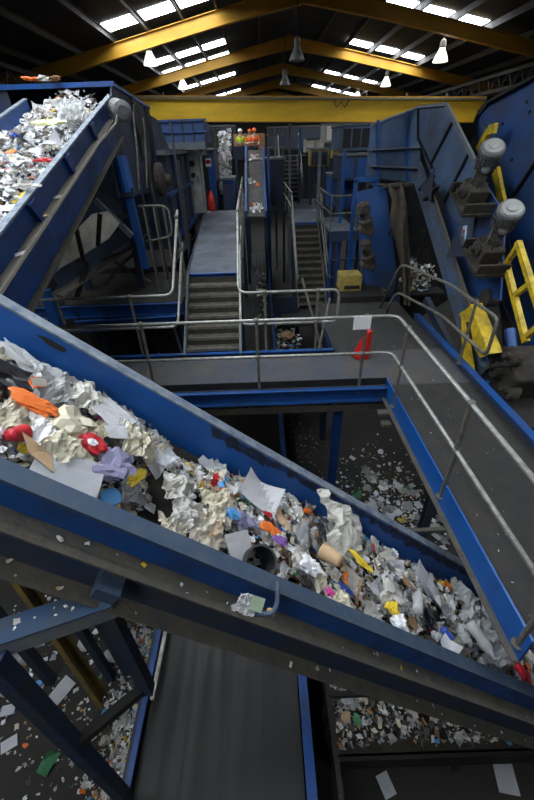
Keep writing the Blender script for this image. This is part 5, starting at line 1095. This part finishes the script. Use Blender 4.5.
for k, (px, py, sz, an, kd, M_, lb) in enumerate([
    (345, 606, .2, 20, 'film', CREAMF, 'cream film against the front panel below the brown slab'), (372, 612, .2, 80, 'film', OFFW, 'off-white film fold beside the smooth white bag'),
    (408, 583, .2, 130, 'card', BROWN, 'brown card half buried left of the folded leaflet'), (413, 622, .2, 40, 'card', BROWN, 'brown carton flap near the clear bottle, lowest heap'),
    (430, 615, .2, 10, 'bag', BLACK, 'black bag in the shadowed middle of the lowest heap'), (462, 628, .26, 100, 'film', CLEAR, 'clear ribbed film above the dark blue can'),
    (376, 590, .2, 70, 'sheet', PRINT, 'printed sheet standing right of the brown slab'), (440, 604, .18, 140, 'sheet', WHITE, 'white slip tilted under the narrow white sheet'),
    (320, 575, .18, 30, 'film', CREAMF, 'cream rumpled film behind the thick white wad'), (300, 560, .18, 30, 'bag', OFFW, 'off-white bag right of the black bucket'),
    (220, 505, .22, 30, 'film', CREAMF, 'cream film crest in the middle heap'), (190, 512, .22, 100, 'film', OFFW, 'off-white rag of film on the left flank of the middle heap'),
    (175, 530, .18, 20, 'film', CREAMF, 'cream film at the lower left foot of the middle heap'), (50, 430, .2, 20, 'film', WHITE, 'white tissue left of the crimson packet'),
    (90, 395, .22, 70, 'film', OFFW, 'off-white film behind the white A4 sheet'), (140, 440, .24, 20, 'film', CREAMF, 'cream film at the right edge of the uppermost heap'),
    (130, 425, .2, 120, 'film', CLEAR, 'clear film lying right of the small folded sheet')]):
    big(kd, px, py, .2, sz * 1.1, an, M_, lb, .1, .1, k)
big('crumple', 330, 592, .24, .06, 0, PINK, 'tiny magenta scrap near the front panel of the lowest heap', 0, 0, 2)
# black bucket with open mouth
pb_ = on_belt(256, 562, 3.98 + .2 * 1.29); ax = Vector((.35, -.55, .75)).normalized()
mb = MB(); mb.lathe(pb_ - ax * .16, ax, [(0, .075), (.02, .08), (.24, .10), (.25, .11), (.255, .112), (.245, .096), (.03, .07)], 24, closed=True)
t = thing('bucket', 'black plastic bucket with its open mouth up beside the white square sheet', 'bucket', pb_ - ax * .16)
mb.build('shell', BLACK, t, smooth=True)
mb = MB(); mb.lathe(pb_ + ax * .085, ax, [(0, .113), (.012, .113), (.012, .099), (0, .099), (0, .113)], 24, closed=False); mb.build('rim', BLACK, t)
# pieces on the front flange and hook
def onfront(px, py, Y=1.1): return at(px, py, Y=Y)
put('flat', onfront(257, 604, 1.05), .14, orient((0, -.75, .65), math.radians(70)), PGREEN, 'pale green paper square caught on the conveyor hook', seed=1, sc3=(.075, .1, .1))
put('film', onfront(245, 605, 1.1), .11, orient((0, -.8, .6), 1.2), CLEAR, 'clear film tangled left of the pale green paper on the hook', seed=2)
put('crumple', onfront(271, 612, 1.1), .07, orient((0, -.8, .6), .2), BROWNL, 'tan scrap hanging right of the pale green paper on the hook', seed=4)
def smf():
    x = random.uniform(-1.5, 2.8); c, y = random.choice(((4.16, YFW - .06), (3.65, YFW - .05))); return dp(x, y + random.uniform(-.04, .03), c + .006), NB
scraps('ledge_litter', 'slivers of paper lying on the dusty ledges of the diagonal conveyor', smf, 40, .01, .04, weights=[(WHITE, 2), (YELLOW, .3), (OFFW, 3)], amp=.1)
# bits on trestle top beam
def smt():
    u = random.uniform(.02, .95); p = Vector((A1.x, A1.y, zt_)).lerp(Bp2, u); return Vector((p.x, p.y, zt_ + .082)) + Vector((random.uniform(-.04, .04), random.uniform(-.04, .04), 0)), Z3
scraps('beam_litter', 'paper slivers on the top beam of the blue trestle', smt, 16, .01, .05, weights=[(WHITE, 2), (OFFW, 2)], amp=.1)
q = at(118, 603, Y=1.35); put('film', q, .3, orient((0, -.5, .8), 2.2), CLEAR, 'long strand of clear film hanging from the conveyor bracket', seed=5, sc3=(.35, .1, .2))

# ================================================================== waste on the feed conveyor
FPAL = [(WHITE, 60), (OFFW, 22), (CREAMF, 7), (GREYF, 5), (NEWS, 4), (BROWN, 1.5), (BROWNL, 1.5), (RED, 1), (ORANGE, .6), (YELLOW, 1), (LBLUE, 1.2), (GREEN, .5), (BLACK, 1.5), (DGREY, 3)]
def smu():
    s = random.uniform(-.9, S1 + .25); w = random.uniform(.04, 1.3); e = min(w, 1.34 - w); h = -.34 + .34 * min(1, e / .35) * random.uniform(.2, 1) + .05 * math.sin(s * 5)
    return fp(s, w, h), UV
scraps('shredded_waste', 'fine pale shreds filling the heap on the upper-left feed conveyor', smu, 5000, .03, .12, weights=FPAL)
FCOMBO = [('crumple', WHITE, 30), ('crumple', OFFW, 14), ('sheet', WHITE, 14), ('sheet', NEWS, 4), ('film', CREAMF, 5), ('film', GREYF, 3), ('film', CLEAR, 4), ('bag', WHITE, 10), ('bag', OFFW, 6), ('card', BROWNL, 2), ('card', BROWN, 1.5), ('crumple', RED, 1), ('crumple', YELLOW, 1.5), ('bag', LBLUE, 1), ('sheet', GREEN, .6), ('crumple', ORANGE, .8), ('strip', BLACK, .8)]
def smu2():
    s = random.uniform(-.7, S1 + .2); w = random.uniform(.08, 1.26); e = min(w, 1.34 - w); h = -.33 + .33 * min(1, e / .35) * random.uniform(.6, 1.02) + .05 * math.sin(s * 5)
    return fp(s, w, h), UV
scatter(210, smu2, 'the pale heap on the upper-left feed conveyor', .06, .15, combo=FCOMBO)
def ub(kind, px, py, w, h, size, ang, M, label, **k):
    d = (RT * (px - 267) + UP * (400 - py) + FW * FPX); O = fp(0, 0, h); tt = (O - CAM).dot(UV) / d.dot(UV); return put(kind, CAM + d * tt, size, orient(UV, math.radians(ang), k.pop('tx', 0), k.pop('ty', 0)), M, label, **k)
ub('sheet', 50, 142, 0, .02, .3, 20, WHITE, 'big bright white sheet in the middle of the feed conveyor heap', seed=1)
ub('sheet', 36, 150, 0, .02, .26, -30, WHITE, 'bright white sheet lower left of the biggest sheet on the feed conveyor', seed=3)
ub('crumple', 51, 122, 0, .04, .2, 0, wm('pale_yellow', (.66, .66, .32), .6), 'pale yellow crumpled paper near the top of the feed heap', seed=2, sc3=(.3, .2, .14))
ub('film', 27, 130, 0, .03, .3, 10, GREYF, 'glassy grey film on the left of the feed heap', seed=2)
ub('crumple', 44, 160, 0, .0, .16, 0, RED, 'dark red packet in the feed heap beside the near panel', seed=4, sc3=(.26, .13, .08))
ub('card', 11, 152, 0, .06, .2, 30, ORANGE, 'orange-tan carton at the left of the feed heap', seed=2)
ub('bag', 25, 186, 0, .06, .3, 0, OFFW, 'off-white tube-like bag lower down the feed heap', seed=2, sc3=(.24, .1, .1))
ub('film', 72, 108, 0, .08, .4, 40, CLEAR, 'spiky clear film standing at the head of the feed heap', seed=4, tx=.5)
ub('bag', 15, 135, 0, .1, .12, 0, DBLUE, 'dark blue scrap at the left edge of the feed heap', seed=1)
ub('flat', 8, 208, 0, .0, .22, 10, WHITE, 'white sheet at the lower left of the feed heap', seed=1)
put('flat', fp(1.25, -.07, -.22), .2, orient(UV, .3), OFFW, 'cream card on the dusty ledge of the feed conveyor', seed=2, sc3=(.11, .12, .1))
put('flat', fp(-.02, -.07, -.22), .1, orient(UV, .6), WHITE, 'white card on the ledge of the feed conveyor near the picture edge', seed=1)
put('crumple', fp(.72, -.06, -.21), .09, orient(UV, .6), BROWNL, 'tan scrap on the ledge of the feed conveyor', seed=3, sc3=(.12, .03, .03))
put('crumple', fp(4.9, -.03, -.06), .14, orient((1, 0, 0), .6), WHITE, 'white tissue snagged at the top end of the feed conveyor panel', seed=5, sc3=(.2, .06, .08))
for k, (px, M, lb) in enumerate(((35, ORANGE, 'orange-brown scrap on the rim of the hopper hood'), (45, OFFW, 'off-white rag hanging over the rim of the hopper hood'), (55, BROWN, 'brown scrap on the rim of the hopper hood'))):
    q = at(px, 82, Y=p0.y); put('crumple', q + Z3 * .04, .2, orient(Z3, k), M, lb, seed=k, sc3=(.34, .16, .12))

# ================================================================== floor litter
LP = [(WHITE, 20), (OFFW, 22), (CREAMF, 6), (GREYF, 14), (BROWN, 5), (YELLOW, 1.2), (ORANGE, .6), (LBLUE, 2), (GREEN, 1.5), (DGREY, 14), (BLACK, 4)]
def floor_s(cx, cy, sx, sy, z=0.0, hz=.02):
    def f():
        return Vector((random.gauss(cx, sx), random.gauss(cy, sy), z + random.uniform(.004, hz))), Z3
    return f
FC = [('flat', WHITE, 10), ('flat', PRINT, 4), ('crumple', WHITE, 6), ('crumple', OFFW, 8), ('card', BROWNL, 2), ('film', GREYF, 4), ('sheet', OFFW, 6), ('bag', OFFW, 4), ('sheet', YELLOW, .6), ('bag', LBLUE, .7), ('sheet', GREEN, .6)]
scraps('floor_litter', 'fine litter strewn on the floor beyond the middle of the diagonal conveyor, right of the column', floor_s(2.75, 5.6, .55, .8), 900, .02, .09, weights=LP, amp=.2)
scatter(85, floor_s(2.75, 5.6, .5, .7, .0, .06), 'the floor litter under the side walkway', .08, .2, combo=FC, flat=.15)
scraps('floor_litter', 'thin scatter of tiny white specks on the floor left of the blue column', floor_s(.95, 6.9, .3, 1.2), 260, .01, .06, weights=LP, amp=.1)
scraps('floor_litter', 'fine litter on the floor under the blue trestle, lower left', lambda: (Vector((random.uniform(-4.6, -1.65), random.uniform(.6, 5.0), random.uniform(.004, .03))), Z3), 900, .015, .07, weights=LP, amp=.2)
scatter(60, lambda: (Vector((random.uniform(-4.2, -1.7), random.uniform(.7, 4.5), random.uniform(.01, .05))), Z3), 'the floor litter around the blue trestle', .05, .13, combo=FC, flat=.15)
def hp_():
    u = random.random(); y = .9 + u * 2.4; x = -1.62 - abs(random.gauss(0, .42)); return Vector((x, y, random.uniform(.02, .35) * math.exp(-((x + 1.7) / .35) ** 2) + .02)), Z3
scraps('litter_drift', 'drift of grey shreds piled along the low conveyor, lower left', hp_, 2600, .025, .09, weights=LP, amp=.5)
scatter(60, hp_, 'the litter drift along the low conveyor', .06, .13, combo=COMBO)
for kind, px, py, s, a, M, lb, k in [('flat', 90, 735, .28, 20, PRINT, 'white printed sheet on the litter drift beneath the trestle', 1), ('bag', 105, 712, .2, 0, LBLUE, 'bright blue bag in the litter drift, larger of the two blue pieces', 1),
                                     ('bag', 36, 686, .22, 30, LBLUE, 'bright blue bag at the left beside the thick trestle leg', 2), ('bag', 88, 644, .36, 10, OFFW, 'off-white bag marked with dark specks behind the trestle', 0),
                                     ('flat', 62, 690, .5, 60, WHITE, 'long white sheet on the floor behind the ochre strut', 2), ('flat', 9, 744, .32, 30, WHITE, 'white crumpled sheet on the floor at the lower left edge', 0),
                                     ('card', 25, 745, .16, 0, ORANGE, 'orange scrap on the floor, lower left', 1), ('flat', 8, 710, .3, 10, PRINT, 'pale sheet with pattern left of the thick trestle leg', 1),
                                     ('sheet', 48, 762, .4, 70, GREEN, 'pale greenish torn sheet on the floor, lower left', 1), ('bag', 25, 645, .6, 50, GREYF, 'large heap of grey film behind the trestle beam', 3), ('bag', 110, 655, .4, 40, GREYF, 'grey crumpled bag behind the trestle leg', 4)]:
    put(kind, at(px, py, Z=.06 if kind != 'bag' else .1), s * .62, orient(Z3, math.radians(a)), M, lb, seed=k)
put('flat', at(370, 507, Z=.02), .3, orient(Z3, .5), PRINT, 'square white sheet lying on the floor just beyond the diagonal conveyor', seed=0, sc3=(.28, .34, .2))
# waste on the collection conveyor, lower right
def lr():
    x = random.uniform(.7, 4.0); y = random.uniform(1.38, 2.48); return Vector((x, y, .72 + random.uniform(-.1 if y < 1.35 else .0, .30) * min(1, (x - .5) / .8))), Z3
scraps('shredded_waste', 'dim shreds heaped on the low conveyor, lower right', lr, 2600, .02, .09, weights=[(DGREY, 40), (GREYF, 20), (OFFW, 14), (WHITE, 7), (BROWN, 6), (CREAMF, 4), (LBLUE, 1)], amp=.5)
scatter(80, lr, 'the dim heap on the low conveyor, lower right', .06, .13, combo=COMBO)
put('flat', at(462, 718, Z=1.05), .17, orient((0, -.5, .9), .2), WHITE, 'white card on top of the dim heap under the diagonal conveyor, lower right', seed=1)
put('flat', at(505, 775, Z=.04), .34, orient((0, -.05, .9), 1.4), PRINT, 'printed sheet on the dark floor at the lower right corner', seed=0)
put('card', at(346, 716, Z=.86), .16, orient((0, -.3, .9), .4), BROWNL, 'tan card with white edge near the dark open frame', seed=0)
put('crumple', at(357, 720, Z=.86), .2, orient((0, -.3, .9), .4), GREEN, 'teal green packet under the dark open frame', seed=1, sc3=(.13, .12, .1))
put('flat', at(386, 785, Z=.04), .22, orient((0, -.05, .9), 1.9), PRINT, 'white label lying on the dark floor below the dim heap, right of the blue rail', seed=2)
# litter in the hollow, under walkway, tray
def hol():
    return Vector((SHELF.x + random.uniform(-.15, .4), Yo + random.uniform(.0, 1.1), SHELF.z - .43 + random.uniform(0, .6))), Vector((0, -.5, .8))
scraps('caught_litter', 'silvery litter caught in the dark hollow behind the brown drape', hol, 380, .04, .14, weights=LP, amp=.6)
def smh():
    s = random.random(); a = at(426, 325, Y=8.0); return Vector((3.35 + random.uniform(0, .25), 7.0 + random.random() * 1.3, 3.55 + random.uniform(0, .2) + .0)), Z3
def tr(): return Vector((random.uniform(.4, 1.15), random.uniform(9.2, 12.9), 1.2 + random.uniform(.0, .2))), Z3
scraps('tray_litter', 'mixed litter lying in the catch tray between the staircases', tr, 260, .05, .2, weights=LP + [(BROWNL, 4)], amp=.4)
put('bag', Vector((.75, 11.5, 1.45)), .6, orient(Z3, 0), BROWNL, 'brown rag on the litter between the two staircases', seed=1, name='rag', cat='rag')
def uw():
    x = random.gauss(-2.2, .35); return Vector((x, 6.9 + random.uniform(-.4, .4), 2.15 + random.uniform(0, .25))), Z3
mb = MB(); mb.bb((-3.4, 6.3, 2.05), (-1.6, 7.25, 2.12)); tag(mb.build('debris_tray', DARK), 'dark tray below the blue beam left of the near staircase', 'tray')
scraps('tray_litter', 'white and green litter in the dark tray left of the near staircase', uw, 320, .03, .12, weights=LP, amp=.5)
def ws():
    u, v = random.random(), random.random(); l0, r0, l1, r1 = PAPERC; return l0.lerp(r0, v).lerp(l1.lerp(r1, v), u) + Z3 * random.uniform(.05, .35), Vector((0, -.6, .8))
scraps('paper_stream', 'white paper streaming up the steep little far conveyor', ws, 700, .1, .3, weights=[(WHITE, 6), (OFFW, 2)], amp=.4)
def fs():
    u = random.choice((.05, .1, .4, .8, .82, .86)) + random.uniform(-.02, .02); l0, r0 = at(246, 216, Y=17), at(266, 216, Y=17); l1, r1 = at(246, 150, Y=25), at(263, 150, Y=25); v = random.uniform(.2, .8)
    return l0.lerp(r0, v).lerp(l1.lerp(r1, v), u) + Z3 * .08, Vector((0, -.5, .8))
scraps('belt_litter', 'few pieces of paper riding the climbing belt towards the workers', fs, 36, .1, .3, weights=[(WHITE, 4), (OFFW, 2), (ORANGE, 1)], amp=.3)
# litter on the low belt under the walkway and along the far low conveyor
def lb2(): return Vector((random.uniform(-.3, .2), random.uniform(13, 20), ZL + .03)), Z3
scraps('belt_litter', 'sparse litter on the far part of the low conveyor', lb2, 60, .08, .25, weights=LP, amp=.2)
def wk(): return (Vector((random.uniform(1.9, 3.1), random.uniform(1, 7), WZ + .006)), Z3) if random.random() < .7 else (Vector((random.uniform(-2, -.5), random.uniform(8, 15.5), zt1 + .008)), Z3)
scraps('walkway_crumbs', 'tiny crumbs scattered on the walkway and platform decks', wk, 120, .006, .03, weights=[(OFFW, 2), (WHITE, 1), (DGREY, 3)], amp=.1)
